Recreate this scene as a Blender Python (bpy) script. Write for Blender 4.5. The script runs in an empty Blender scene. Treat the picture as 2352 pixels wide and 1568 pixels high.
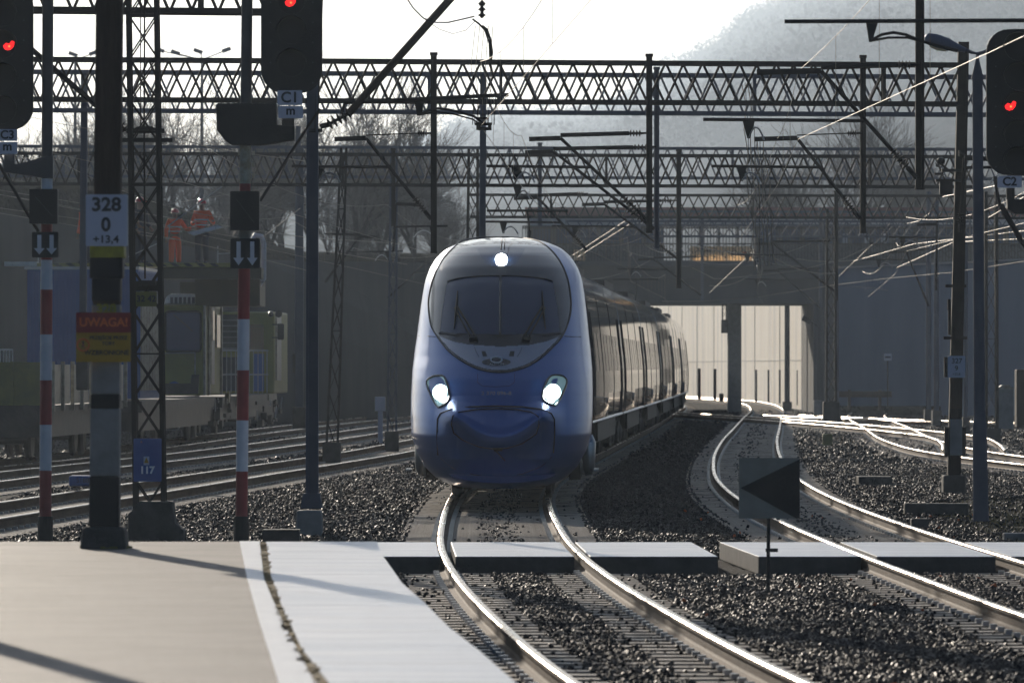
import bpy, math, random
import numpy as np
from mathutils import Vector, Matrix
PI = math.pi
R = math.radians
C = bpy.context.scene
COL = C.collection
random.seed(7)
rng = np.random.default_rng(11)

# ---------------------------------------------------------------- camera
F, CX, YH, H = 15000.0, 1176.0, 840.0, 2.05      # focal length and principal point on a 2352 px wide picture, eye height above rail
cd = bpy.data.cameras.new('camera'); cam = bpy.data.objects.new('camera', cd); COL.objects.link(cam)
cam.location = (0, 0, H); cam.rotation_euler = (R(90), 0, 0)
cd.sensor_width = 36.0; cd.lens = F / 2352 * 36.0
cd.shift_y = 56.0 / 2352
cd.clip_start = 0.5; cd.clip_end = 20000
cd.dof.use_dof = True; cd.dof.focus_distance = 101.0; cd.dof.aperture_fstop = 7.0
C.camera = cam

# ---------------------------------------------------------------- sky and sun
SUN_EL, SUN_AZ = R(13.0), R(-12.8)               # azimuth from +Y, negative is left
w = bpy.data.worlds.new('World'); C.world = w; w.use_nodes = True
nt = w.node_tree; bg = nt.nodes['Background']
sky = nt.nodes.new('ShaderNodeTexSky'); sky.sky_type = 'NISHITA'; sky.sun_disc = False
sky.sun_elevation = SUN_EL; sky.sun_rotation = SUN_AZ
sky.altitude = 20; sky.air_density = 1.0; sky.dust_density = 1.4; sky.ozone_density = 3.0
wb = nt.nodes.new('ShaderNodeMix'); wb.data_type = 'RGBA'; wb.blend_type = 'MULTIPLY'; wb.inputs['Factor'].default_value = 1.0
wb.inputs['B'].default_value = (.84, .88, .98, 1)
nt.links.new(sky.outputs[0], wb.inputs['A']); nt.links.new(wb.outputs['Result'], bg.inputs[0]); bg.inputs[1].default_value = 0.05
sd = bpy.data.lights.new('sun', 'SUN'); sd.energy = 5.0; sd.angle = R(0.5); sd.color = (1.0, 0.88, 0.73)
so = bpy.data.objects.new('sun', sd); COL.objects.link(so)
sdir = Vector((math.sin(SUN_AZ) * math.cos(SUN_EL), math.cos(SUN_AZ) * math.cos(SUN_EL), math.sin(SUN_EL)))
so.rotation_euler = sdir.to_track_quat('Z', 'Y').to_euler(); so.location = (-60, 200, 80)
C.view_settings.view_transform = 'Standard'; C.view_settings.look = 'None'
C.view_settings.exposure = 0.5; C.view_settings.gamma = 1.0
C.cycles.max_bounces = 6; C.cycles.volume_bounces = 0; C.cycles.transparent_max_bounces = 8
C.cycles.sample_clamp_indirect = 6.0; C.cycles.caustics_reflective = False; C.cycles.caustics_refractive = False

# ---------------------------------------------------------------- helpers
def P(x, y, D):
    "point at depth D behind picture position x, y (measured on a 2352 px wide picture)"
    return Vector(((x - CX) * D / F, D, H - (y - YH) * D / F))
def GX(x, D): return (x - CX) * D / F
def GZ(y, D): return H - (y - YH) * D / F

WLOC = {}
class MB:
    def __init__(s): s.v = []; s.f = []; s.n = 0; s.m = []; s.mi = 0
    def add(s, V, Fc):
        b = s.n
        s.v.extend([tuple(p) for p in V]); s.n += len(V)
        for q in Fc: s.f.append(tuple(i + b for i in q)); s.m.append(s.mi)
        return s
    def box(s, c, d, rz=0.0, M=None):
        hx, hy, hz = d[0] / 2, d[1] / 2, d[2] / 2
        V = [Vector((x, y, z)) for x in (-hx, hx) for y in (-hy, hy) for z in (-hz, hz)]
        if M is not None: V = [M @ p for p in V]
        elif rz:
            Rm = Matrix.Rotation(rz, 3, 'Z'); V = [Rm @ p for p in V]
        V = [p + Vector(c) for p in V]
        return s.add(V, [(0, 1, 3, 2), (4, 6, 7, 5), (0, 4, 5, 1), (2, 3, 7, 6), (0, 2, 6, 4), (1, 5, 7, 3)])
    def bx(s, x0, x1, y0, y1, z0, z1):
        return s.box(((x0 + x1) / 2, (y0 + y1) / 2, (z0 + z1) / 2), (abs(x1 - x0), abs(y1 - y0), abs(z1 - z0)))
    def bar(s, a, b, w, d=None, n=4, w2=None):
        "bar between two points; n=4 square, more sides round"
        a, b = Vector(a), Vector(b); d = w if d is None else d; w2 = w if w2 is None else w2
        t = (b - a)
        if t.length < 1e-6: return s
        t.normalize()
        up = Vector((0, 0, 1)) if abs(t.z) < .95 else Vector((0, 1, 0))
        u = t.cross(up).normalized(); v = u.cross(t).normalized()
        V = []
        for p, k in ((a, 1.0), (b, w2 / w)):
            for i in range(n):
                an = 2 * PI * (i + .5) / n
                q = 1.4142 if n == 4 else 1.0
                V.append(p + (u * math.cos(an) * w / 2 + v * math.sin(an) * d / 2) * q * k)
        Fc = [(i, (i + 1) % n, n + (i + 1) % n, n + i) for i in range(n)]
        Fc += [tuple(range(n - 1, -1, -1)), tuple(range(n, 2 * n))]
        return s.add(V, Fc)
    def tube(s, pts, r, n=6):
        pts = [Vector(p) for p in pts]; V = []; Fc = []
        L = len(pts)
        rr = r if hasattr(r, '__len__') else [r] * L
        pu = None
        for k, p in enumerate(pts):
            t = (pts[min(k + 1, L - 1)] - pts[max(k - 1, 0)]).normalized()
            if pu is None:
                up = Vector((0, 0, 1)) if abs(t.z) < .9 else Vector((0, 1, 0)); u = t.cross(up).normalized()
            else: u = (pu - t * pu.dot(t)).normalized()
            pu = u; v = u.cross(t)
            for i in range(n):
                an = 2 * PI * i / n; V.append(p + (u * math.cos(an) + v * math.sin(an)) * rr[k])
        for k in range(L - 1):
            for i in range(n):
                j = (i + 1) % n; Fc.append((k * n + i, k * n + j, (k + 1) * n + j, (k + 1) * n + i))
        Fc.append(tuple(range(n - 1, -1, -1))); Fc.append(tuple((L - 1) * n + i for i in range(n)))
        return s.add(V, Fc)
    def lathe(s, a, b, prof, n=10):
        "profile [(t along a-b, radius)] turned round the axis a-b"
        a, b = Vector(a), Vector(b); t = (b - a).normalized()
        up = Vector((0, 0, 1)) if abs(t.z) < .9 else Vector((0, 1, 0))
        u = t.cross(up).normalized(); v = u.cross(t)
        V = []; Fc = []
        for k, (q, r) in enumerate(prof):
            p = a.lerp(b, q)
            for i in range(n):
                an = 2 * PI * i / n; V.append(p + (u * math.cos(an) + v * math.sin(an)) * max(r, 1e-4))
        for k in range(len(prof) - 1):
            for i in range(n):
                j = (i + 1) % n; Fc.append((k * n + i, k * n + j, (k + 1) * n + j, (k + 1) * n + i))
        Fc.append(tuple(range(n - 1, -1, -1))); Fc.append(tuple((len(prof) - 1) * n + i for i in range(n)))
        return s.add(V, Fc)
    def prism(s, poly, off):
        "closed polygon (3-D points) pushed along off"
        poly = [Vector(p) for p in poly]; off = Vector(off); n = len(poly)
        V = poly + [p + off for p in poly]
        Fc = [tuple(range(n)), tuple(range(2 * n - 1, n - 1, -1))]
        Fc += [(i, n + i, n + (i + 1) % n, (i + 1) % n) for i in range(n)]
        return s.add(V, Fc)

def recalc(me):
    import bmesh
    b = bmesh.new(); b.from_mesh(me); bmesh.ops.recalc_face_normals(b, faces=b.faces); b.to_mesh(me); b.free()

def link(name, me, mats, parent=None, smooth=False):
    o = bpy.data.objects.new(name, me); COL.objects.link(o)
    for m in (mats if isinstance(mats, (list, tuple)) else [mats]):
        if m is not None: me.materials.append(m)
    if smooth is True: me.polygons.foreach_set('use_smooth', [True] * len(me.polygons))
    elif smooth: me.shade_smooth() if False else me.polygons.foreach_set('use_smooth', [True] * len(me.polygons))
    WLOC[o.name] = Vector((0, 0, 0))
    if parent is not None:
        o.parent = parent; o.location = -WLOC[parent.name]
    return o
def obj(name, mb, mats, parent=None, smooth=False, bevel=0.0, fix=True):
    me = bpy.data.meshes.new(name)
    me.from_pydata(mb.v, [], mb.f)
    if any(mb.m): me.polygons.foreach_set('material_index', mb.m)
    if fix: recalc(me)
    o = link(name, me, mats, parent, bool(smooth))
    if smooth and smooth is not True:       # smooth = angle in degrees
        me.set_sharp_from_angle(angle=R(smooth))
    if bevel:
        m = o.modifiers.new('bevel', 'BEVEL'); m.width = bevel; m.segments = 2; m.limit_method = 'ANGLE'
    return o
def tag(o, label=None, cat=None, group=None, kind=None):
    if label: o['label'] = label
    if cat: o['category'] = cat
    if group: o['group'] = group
    if kind: o['kind'] = kind
    return o
def thing(name, label, cat, loc=(0, 0, 0), group=None):
    o = bpy.data.objects.new(name, None); COL.objects.link(o); o.location = loc
    o.empty_display_size = .3
    WLOC[o.name] = Vector(loc)
    return tag(o, label, cat, group)
def struct(name, mb, mats, kind='structure', **k):
    return tag(obj(name, mb, mats, **k), kind=kind)
def grid_mesh(name, V, nu, nv, mats, parent=None, smooth=True, fidx=None, midx=None):
    "V: (nu*nv,3) array"
    me = bpy.data.meshes.new(name)
    i = np.arange(nu - 1)[:, None] * nv + np.arange(nv - 1)[None, :]
    q = np.stack([i, i + 1, i + 1 + nv, i + nv], -1).reshape(-1, 4)
    if fidx is not None: q = q[fidx]
    me.vertices.add(len(V)); me.vertices.foreach_set('co', np.asarray(V, float).ravel())
    me.loops.add(q.size); me.loops.foreach_set('vertex_index', q.ravel())
    me.polygons.add(len(q)); me.polygons.foreach_set('loop_start', np.arange(len(q)) * 4)
    me.update(calc_edges=True)
    if midx is not None: me.polygons.foreach_set('material_index', midx.astype(int))
    o = link(name, me, mats, parent, smooth)
    return o
def quads_mesh(name, V, Q, mats, parent=None, smooth=False):
    me = bpy.data.meshes.new(name)
    V = np.asarray(V, float); Q = np.asarray(Q, int); k = Q.shape[1]
    me.vertices.add(len(V)); me.vertices.foreach_set('co', V.ravel())
    me.loops.add(Q.size); me.loops.foreach_set('vertex_index', Q.ravel())
    me.polygons.add(len(Q)); me.polygons.foreach_set('loop_start', np.arange(len(Q)) * k)
    me.update(calc_edges=True)
    return link(name, me, mats, parent, smooth)

# ---------------------------------------------------------------- materials
def mat(name, c, rough=.6, metal=0.0, c2=None, scale=4.0, bump=0.0, bscale=None, spec=.5, emit=None, es=0.0,
        rvar=0.0, stretch=(1, 1, 1), detail=6.0, lo=.35, hi=.65, c3=None, s3=.6, lo3=.5, hi3=.62, coat=0.0, tc='Object', bdist=.02):
    m = bpy.data.materials.new(name); m.use_nodes = True; t = m.node_tree; N = t.nodes; L = t.links
    b = N['Principled BSDF']
    b.inputs['Base Color'].default_value = (*c, 1); b.inputs['Roughness'].default_value = rough
    b.inputs['Metallic'].default_value = metal; b.inputs['Specular IOR Level'].default_value = spec
    if coat: b.inputs['Coat Weight'].default_value = coat; b.inputs['Coat Roughness'].default_value = .04
    if emit: b.inputs['Emission Color'].default_value = (*emit, 1); b.inputs['Emission Strength'].default_value = es
    if c2 or bump or rvar or c3:
        co = N.new('ShaderNodeTexCoord'); mp = N.new('ShaderNodeMapping'); mp.inputs['Scale'].default_value = stretch
        L.new(co.outputs[tc], mp.inputs[0])
    def noise(sc, dt=detail):
        n = N.new('ShaderNodeTexNoise'); n.inputs['Scale'].default_value = sc; n.inputs['Detail'].default_value = dt
        n.inputs['Roughness'].default_value = .6
        L.new(mp.outputs[0], n.inputs['Vector']); return n
    if c2:
        n = noise(scale); r = N.new('ShaderNodeValToRGB'); e = r.color_ramp.elements
        e[0].position = lo; e[0].color = (*c, 1); e[1].position = hi; e[1].color = (*c2, 1)
        L.new(n.outputs['Fac'], r.inputs[0]); out = r.outputs[0]
        if c3:
            n3 = noise(s3, 8); r3 = N.new('ShaderNodeValToRGB'); r3.color_ramp.elements[0].position = lo3; r3.color_ramp.elements[1].position = hi3
            L.new(n3.outputs['Fac'], r3.inputs[0]); mx = N.new('ShaderNodeMix'); mx.data_type = 'RGBA'
            L.new(r3.outputs[0], mx.inputs['Factor']); L.new(out, mx.inputs['A']); mx.inputs['B'].default_value = (*c3, 1)
            out = mx.outputs['Result']
        L.new(out, b.inputs['Base Color'])
        if rvar:
            ma = N.new('ShaderNodeMapRange'); ma.inputs['To Min'].default_value = max(.02, rough - rvar); ma.inputs['To Max'].default_value = min(1, rough + rvar)
            ma.inputs['From Min'].default_value = .3; ma.inputs['From Max'].default_value = .7
            L.new(n.outputs['Fac'], ma.inputs[0]); L.new(ma.outputs[0], b.inputs['Roughness'])
    if bump:
        nb = noise(bscale or scale * 4); bp = N.new('ShaderNodeBump'); bp.inputs['Strength'].default_value = bump; bp.inputs['Distance'].default_value = bdist
        L.new(nb.outputs['Fac'], bp.inputs['Height']); L.new(bp.outputs[0], b.inputs['Normal'])
    return m
M = {}
M['asphalt'] = mat('asphalt', (.145, .125, .11), .7, c2=(.21, .18, .158), scale=1.6, bump=.6, bscale=60, bdist=.012, stretch=(.5, .5, 1), c3=(.085, .074, .065), s3=.9, lo3=.42, hi3=.62, spec=.35)
M['slab'] = mat('pale_concrete', (.60, .61, .64), .40, c2=(.88, .88, .88), scale=1.3, bump=.35, bscale=30, bdist=.008, stretch=(.5, 2.2, 1), rvar=.1, spec=.6)  # bluish streaks stand for stains and for shadow streaks painted into the tone
M['line'] = mat('white_paint', (.74, .74, .74), .45, c2=(.84, .84, .83), scale=5, bump=.3, bscale=40)
M['moss'] = mat('moss', (.16, .12, .04), .9, c2=(.30, .20, .06), scale=12, bump=.8, bscale=60)
M['conc'] = mat('concrete', (.22, .21, .19), .8, c2=(.32, .30, .27), scale=3, bump=.5, bscale=30, c3=(.14, .13, .12), s3=.8)
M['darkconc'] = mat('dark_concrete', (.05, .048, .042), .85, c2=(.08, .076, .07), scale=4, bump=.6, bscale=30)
M['sleeper'] = mat('sleeper_concrete', (.36, .29, .215), .65, c2=(.50, .41, .31), scale=6, bump=.5, bscale=40, c3=(.11, .09, .075), s3=2.0, spec=.6)
M['ballast'] = mat('ballast_gravel', (.006, .006, .007), .95, c2=(.022, .021, .020), scale=9, detail=8, bump=1.0, bscale=16, bdist=.12, lo=.4, hi=.66, spec=.12)
M['stone'] = mat('ballast_stone', (.005, .005, .006), .60, c2=(.018, .015, .013), scale=2.5, rvar=.14, lo=.3, hi=.8, spec=.28)
M['soil'] = mat('yard_soil', (.025, .023, .020), 1.0, spec=.05, c2=(.06, .052, .04), scale=.9, bump=.8, bscale=6, c3=(.03, .035, .014), s3=.25)
M['railtop'] = mat('polished_rail', (.44, .34, .23), .28, 1.0, c2=(.30, .22, .15), scale=3, rvar=.05, stretch=(1, .15, 1))
M['rust'] = mat('rail_rust', (.10, .068, .045), .8, c2=(.17, .115, .075), spec=.15, scale=6, bump=.3, bscale=60, stretch=(1, .2, 1))
M['steel'] = mat('dark_steel', (.022, .021, .021), .85, c2=(.038, .033, .03), scale=3, bump=.2, bscale=30, spec=.15)
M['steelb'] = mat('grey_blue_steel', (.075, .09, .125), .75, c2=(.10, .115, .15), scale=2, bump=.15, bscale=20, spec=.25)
M['galv'] = mat('galvanised_steel', (.34, .35, .36), .35, .8, c2=(.45, .45, .46), scale=5, rvar=.1)
M['wire'] = mat('copper_wire', (.17, .145, .115), .55, .5)
M['wood'] = mat('rust_brown_steel', (.03, .02, .014), .85, c2=(.05, .033, .024), scale=5, bump=.5, bscale=20, stretch=(3, 3, .4))
M['postgrey'] = mat('post_grey', (.20, .20, .19), .8, c2=(.26, .26, .25), scale=5, bump=.4, bscale=30)
M['black'] = mat('matt_black', (.007, .007, .008), .6, c2=(.012, .012, .012), scale=4, bump=.15, bscale=30)
M['mwhite'] = mat('mast_white', (.50, .52, .56), .5, c2=(.62, .63, .66), scale=4, bump=.2, bscale=20)
M['mred'] = mat('mast_red', (.22, .018, .022), .5, c2=(.30, .03, .03), scale=4, bump=.2, bscale=20)
M['mdark'] = mat('mast_dark_grey', (.035, .038, .045), .5, c2=(.05, .053, .06), scale=4)
M['cream'] = mat('dirty_cream', (.42, .40, .32), .6, c2=(.28, .24, .16), scale=14)
M['plate'] = mat('enamel_plate', (.46, .48, .58), .4, c2=(.52, .54, .63), scale=2)
M['ink'] = mat('lettering_dark', (.03, .03, .035), .6)
M['inkw'] = mat('lettering_white', (.8, .8, .82), .6)
M['yel'] = mat('sign_yellow', (.42, .26, .02), .5, c2=(.36, .21, .015), scale=6)
M['redp'] = mat('sign_red', (.22, .010, .010), .5)
M['redink'] = mat('lettering_red', (.70, .16, .05), .6)
M['band'] = mat('yellow_band', (.34, .31, .02), .6, c2=(.22, .2, .02), scale=12)
M['boxblue'] = mat('blue_enamel', (.035, .09, .30), .45, c2=(.045, .11, .34), scale=4)
M['redlamp'] = mat('red_lamp', (.3, 0, 0), .3, emit=(1, .012, .014), es=1.5)
M['redlampc'] = mat('red_lamp_core', (.3, .1, 0), .3, emit=(1, .14, .03), es=2.4)
M['lens'] = mat('dark_lens', (.008, .008, .010), .35, spec=.3)
M['head'] = mat('headlamp_white', (1, 1, 1), .3, emit=(.93, 1, .99), es=26.0)
M['glow'] = mat('headlamp_glow', (.6, .8, .8), .3, emit=(.7, 1, .98), es=.5)
M['headring'] = mat('headlamp_reflector', (.25, .36, .38), .15, .6, emit=(.5, .85, .85), es=.10)  # faint emission imitates bulb light on the housing
M['blue'] = mat('train_blue_paint', (.034, .118, .36), .36, .5, coat=.35, c2=(.037, .125, .375), scale=.6, spec=.6)
M['mask'] = mat('gloss_black_paint', (.006, .008, .013), .12, coat=.25, spec=.4)
M['glass'] = mat('dark_glass', (.024, .045, .10), .06, spec=.45)
M['panel'] = mat('grey_nose_panel', (.30, .32, .38), .25, .4, coat=.6)
M['silver'] = mat('silver_coach_paint', (.66, .65, .64), .035, 1.0)
M['seam'] = mat('panel_seam', (.01, .012, .02), .6)
M['rubber'] = mat('black_rubber', (.012, .012, .012), .75)
M['under'] = mat('underframe_grime', (.022, .020, .018), .6, c2=(.05, .042, .035), scale=3, bump=.5, bscale=12)
M['yellow'] = mat('work_vehicle_yellow', (.27, .245, .045), .5, c2=(.21, .19, .045), scale=1.2, bump=.1)
M['contblue'] = mat('container_blue', (.04, .10, .30), .5, c2=(.05, .12, .34), scale=2)
M['dkyel'] = mat('dull_olive_yellow', (.20, .19, .035), .6, c2=(.14, .13, .035), scale=3)
M['sill'] = mat('pale_sheen_panel', (.36, .34, .27), .35, .3, c2=(.20, .18, .14), scale=6)  # pale tone stands for sky sheen on the long vehicle and container sides
M['leaf'] = mat('bank_scrub', (.030, .030, .026), 1.0, spec=0, c2=(.055, .05, .034), scale=1.2, bump=1.0, bscale=5, bdist=.3)
M['grass'] = mat('dry_grass', (.13, .13, .035), .9, c2=(.22, .15, .06), scale=.8)
M['board'] = mat('board_grey', (.27, .255, .21), .8, c2=(.33, .31, .26), scale=5)
M['bark'] = mat('bark', (.045, .040, .036), .9, c2=(.07, .062, .055), scale=3)
M['twig'] = mat('twigs', (.13, .12, .115), .8)
M['forest'] = mat('hill_forest', (.035, .042, .04), 1.0, spec=0, c2=(.065, .068, .06), scale=.05)
M['hillm'] = mat('hill_ground', (.03, .034, .035), 1.0, spec=0, c2=(.06, .06, .055), scale=.02, c3=(.09, .09, .09), s3=.012, lo3=.55, hi3=.7)
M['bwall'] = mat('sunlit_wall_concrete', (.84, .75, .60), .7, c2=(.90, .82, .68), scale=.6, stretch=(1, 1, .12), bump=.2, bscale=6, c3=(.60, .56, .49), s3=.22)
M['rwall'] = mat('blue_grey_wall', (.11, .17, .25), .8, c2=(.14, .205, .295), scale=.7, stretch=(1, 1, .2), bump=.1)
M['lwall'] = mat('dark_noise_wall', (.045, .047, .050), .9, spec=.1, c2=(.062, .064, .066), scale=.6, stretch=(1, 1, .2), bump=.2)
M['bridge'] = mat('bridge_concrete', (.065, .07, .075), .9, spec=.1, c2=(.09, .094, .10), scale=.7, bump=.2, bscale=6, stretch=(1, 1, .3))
M['redbrown'] = mat('red_brown_fascia', (.17, .065, .055), .6, c2=(.21, .08, .065), scale=.5)
M['paleband'] = mat('pale_fascia', (.34, .35, .37), .6)
M['banner'] = mat('beige_banner', (.62, .52, .40), .7, c2=(.70, .60, .47), scale=1.2)
M['joint'] = mat('wall_joint', (.52, .48, .42), .8)
M['colu'] = mat('dark_olive_steel', (.05, .047, .018), .7, c2=(.035, .033, .016), scale=2)
M['orange'] = mat('hi_vis_orange', (.95, .13, .025), .6, emit=None)
M['navy'] = mat('navy_workwear', (.018, .022, .04), .8)
M['skin'] = mat('skin', (.28, .15, .10), .6)
M['helmet'] = mat('red_helmet', (.45, .02, .02), .3, coat=.4)
M['reflect'] = mat('reflective_strip', (.6, .6, .58), .35)
M['snow'] = mat('white_lamp_glass', (.75, .66, .45), .15, spec=.8)
M['luminaire'] = mat('lamp_housing_blue_grey', (.10, .13, .20), .4, .2)
M['leaforange'] = mat('fallen_leaf', (.45, .10, .02), .8)
M['paper'] = mat('paper_litter', (.7, .7, .7), .8)

_t = M['banner'].node_tree; _b = _t.nodes['Principled BSDF']; _tr = _t.nodes.new('ShaderNodeBsdfTranslucent'); _tr.inputs[0].default_value = (.9, .72, .5, 1)
_mx = _t.nodes.new('ShaderNodeMixShader'); _mx.inputs[0].default_value = .75      # thin cloth: the low sun behind shines through
_t.links.new(_b.outputs[0], _mx.inputs[1]); _t.links.new(_tr.outputs[0], _mx.inputs[2]); _t.links.new(_mx.outputs[0], _t.nodes['Material Output'].inputs['Surface'])

# ---------------------------------------------------------------- track geometry
class Path:
    def __init__(s, pts):
        s.y = np.array([p[1] for p in pts], float); s.x = np.array([p[0] for p in pts], float)
        o = np.argsort(s.y); s.y = s.y[o]; s.x = s.x[o]
        d = np.gradient(s.x, s.y); s.m = d
    def __call__(s, Y):
        Y = np.clip(Y, s.y[0], s.y[-1]); i = np.clip(np.searchsorted(s.y, Y) - 1, 0, len(s.y) - 2)
        h = s.y[i + 1] - s.y[i]; t = (Y - s.y[i]) / h
        return ((2*t**3 - 3*t**2 + 1) * s.x[i] + (t**3 - 2*t**2 + t) * h * s.m[i] + (-2*t**3 + 3*t**2) * s.x[i+1] + (t**3 - t**2) * h * s.m[i+1])
    def dx(s, Y): return (s(Y + .2) - s(Y - .2)) / .4
    def at(s, Y, off=0.0, z=0.0):
        k = float(s.dx(Y)); n = math.hypot(1, k)
        return Vector((float(s(Y)) + off / n, Y - off * k / n, z))
T1 = Path([(2.5, 20), (1.75, 34), (1.10, 43.6), (.60, 53.8), (.21, 64), (-.03, 73.4), (-.16, 86), (-.20, 97), (-.17, 108), (.15, 125), (.75, 140), (1.55, 160), (2.75, 190), (3.75, 215), (5.0, 248), (6.9, 300), (8.1, 335), (8.55, 365), (8.4, 390), (7.4, 430), (5.2, 475)])
T2 = Path([(7.0, 22), (6.0, 36), (5.37, 45), (5.0, 53.8), (4.73, 64), (4.52, 73.4), (4.33, 86), (4.27, 100), (4.45, 117), (5.07, 140), (6.35, 175), (8.05, 215), (9.8, 256), (12.35, 317), (13.3, 353), (13.4, 384), (12.6, 410), (9.6, 460)])
T3 = Path([(5.9, 300), (7.6, 279), (10.9, 240), (12.6, 205), (12.9, 190), (12.2, 174), (11.0, 155)][::-1])
T4 = Path([(15.6, 285), (14.9, 274), (12.4, 215), (10.95, 176), (10.7, 162), (10.95, 147), (11.8, 132), (13.4, 116), (15.6, 100)][::-1])
T5 = Path([(11.2, 275), (12.4, 264), (13.9, 254), (18.2, 232), (27, 190)][::-1])
L1 = Path([(-8.9, 70), (-7.7, 88), (-6.97, 99), (-5.15, 127), (-3.35, 155), (-2.0, 185), (-.2, 225), (2.4, 300)])
L2 = Path([(-15.5, 90), (-12.4, 120), (-10.4, 145), (-9.1, 175), (-8.2, 201), (-6.6, 235), (-3, 300)])
L3 = Path([(-13.3, 80), (-11.2, 99), (-9.15, 128), (-7.5, 150), (-5.6, 184), (-4.2, 215), (-2.5, 250)])
# ---------------------------------------------------------------- ground, ballast, stones
def G(x, y, z):
    D = F * (H - z) / (y - YH); return Vector(((x - CX) * D / F, D, z))
struct('ground', MB().add([(-1990, -58, -.6), (2190, -58, -.6), (2190, 9390, -.6), (-1990, 9390, -.6)], [(0, 1, 2, 3)]), M['soil'])
ny, nx = 420, 160
yy = 22 + 448 * (np.linspace(0, 1, ny) ** 1.7); xx = np.linspace(-34, 46, nx)
XX, YY = np.meshgrid(xx, yy)
ZZ = -.215 + rng.normal(0, .009, XX.shape) + .012 * np.sin(XX * 2.1 + YY * .4)
for T, a, b in ((T1, 22, 470), (T2, 22, 455), (L1, 72, 300), (L3, 82, 250), (L2, 92, 300)):   # flush bed under each track, a dip between tracks
    off = np.abs(XX - T(YY)); on = (YY > a) & (YY < b)
    ZZ = np.where(on & (off < 1.5), np.minimum(ZZ, -.192), ZZ)
dip = (XX > T2(YY) + 2.2)
ZZ = np.where(dip, ZZ - .03, ZZ)
gm = grid_mesh('ballast', np.stack([XX, YY, ZZ], -1).reshape(-1, 3), ny, nx, M['ballast']); tag(gm, kind='structure')

def rocks(name, X, Y, Z, S, mats, label, cat):
    n = len(X)
    base = np.array([(x, y, z) for x in (-1, 1) for y in (-1, 1) for z in (-1, 1)], float) * .5
    V = base[None] * (1 + rng.uniform(-.45, .35, (n, 8, 1))) + rng.uniform(-.12, .12, (n, 8, 3))
    V *= S[:, None, None] * rng.uniform(.7, 1.3, (n, 1, 3))
    a = rng.uniform(0, 2 * PI, (n, 3))
    for k, (i, j) in enumerate(((0, 1), (1, 2), (0, 2))):
        c, s_ = np.cos(a[:, k])[:, None], np.sin(a[:, k])[:, None]
        vi, vj = V[..., i].copy(), V[..., j].copy()
        V[..., i] = vi * c - vj * s_; V[..., j] = vi * s_ + vj * c
    V += np.stack([X, Y, Z], -1)[:, None]
    q = np.array([(0, 1, 3, 2), (4, 6, 7, 5), (0, 4, 5, 1), (2, 3, 7, 6), (0, 2, 6, 4), (1, 5, 7, 3)])
    Q = (np.arange(n)[:, None, None] * 8 + q[None]).reshape(-1, 4)
    o = quads_mesh(name, V.reshape(-1, 3), Q, mats)
    return tag(o, label, cat, kind='stuff')
def scatter(n, x0, x1, y0, y1, p=1.0):
    X = rng.uniform(x0, x1, n); Y = y0 + (y1 - y0) * rng.uniform(0, 1, n) ** p
    keep = np.ones(n, bool)
    for T in (T1, T2, L1, L3):
        o = np.abs(X - T(Y))
        rail = (o > .66) & (o < .86)
        bare = ((o >= .30) & (o <= .66)) | ((o >= .86) & (o < 1.22))
        ph = (Y / .6) % 1.0
        keep &= ~rail & ~(bare & (rng.uniform(0, 1, n) > .02)) & ~((o < .30) & (rng.uniform(0, 1, n) > .30))
    keep &= ~((Y > 69.8) & (Y < 76.9) & (X > -1.9) & (X < 8))
    return X[keep], Y[keep]
X1, Y1 = scatter(190000, -1.5, 7.4, 40, 70.2)
X2, Y2 = scatter(120000, -8.5, 12.5, 76, 150, 1.25)
X3, Y3 = scatter(60000, -14, 24, 150, 330, 1.2)
X = np.concatenate([X1, X2, X3]); Y = np.concatenate([Y1, Y2, Y3])
# keep clear of the platform
k = ~((Y < 56.5) & (X < T1(Y) - 1.62)); X, Y = X[k], Y[k]
k = (np.hypot((X - 8.4) / 2.6, (Y - 92) / 19) > 1) | (rng.uniform(0, 1, len(X)) < .18) | (X < T2(Y) + 2.0); X, Y = X[k], Y[k]
inn = (np.abs(X - T1(Y)) < 1.25) | (np.abs(X - T2(Y)) < 1.25)
S = rng.uniform(.018, .044, len(X)); S = np.where(inn, S * .75, S); S = np.where(Y > 150, S * 1.7, S)
rocks('ballast_stones', X, Y, np.where(inn, -.178, -.205) + S * .2, S, M['stone'], 'loose dark crushed stones lying over the trackbed', 'gravel')

# ---------------------------------------------------------------- tracks
RAILP = [(-.075, -.172), (.075, -.172), (.075, -.160), (.020, -.145), (.009, -.130), (.009, -.052), (.036, -.040), (.036, -.012), (.026, -.002), (.010, 0), (-.010, 0), (-.026, -.002), (-.036, -.012), (-.036, -.040), (-.009, -.052), (-.009, -.130), (-.020, -.145), (-.075, -.160)]
def sweep(name, T, y0, y1, prof, mats, parent=None, off=0.0, step=1.0, mi=None, smooth=False, z=0.0):
    n = max(2, int((y1 - y0) / step) + 1); ys = np.linspace(y0, y1, n); k = len(prof)
    cx = T(ys); dx = T.dx(ys); nn = np.hypot(1, dx)
    pu = np.array([p[0] for p in prof]) + off; pv = np.array([p[1] for p in prof]) + z
    V = np.stack([cx[:, None] + pu[None] / nn[:, None], ys[:, None] - pu[None] * (dx / nn)[:, None], np.repeat(pv[None], n, 0)], -1)
    Q = []; MI = []
    for i in range(n - 1):
        for j in range(k):
            Q.append((i * k + j, i * k + (j + 1) % k, (i + 1) * k + (j + 1) % k, (i + 1) * k + j)); MI.append(mi[j] if mi else 0)
    me = bpy.data.meshes.new(name)
    me.from_pydata(V.reshape(-1, 3).tolist(), [], Q + [tuple(range(k)), tuple(range((n - 1) * k, n * k))])
    me.polygons.foreach_set('material_index', MI + [0, 0]); recalc(me)
    return link(name, me, mats, parent, smooth)
RMI = [0] * 18
for j in (7, 8, 9, 10, 11): RMI[j] = 1
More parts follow.
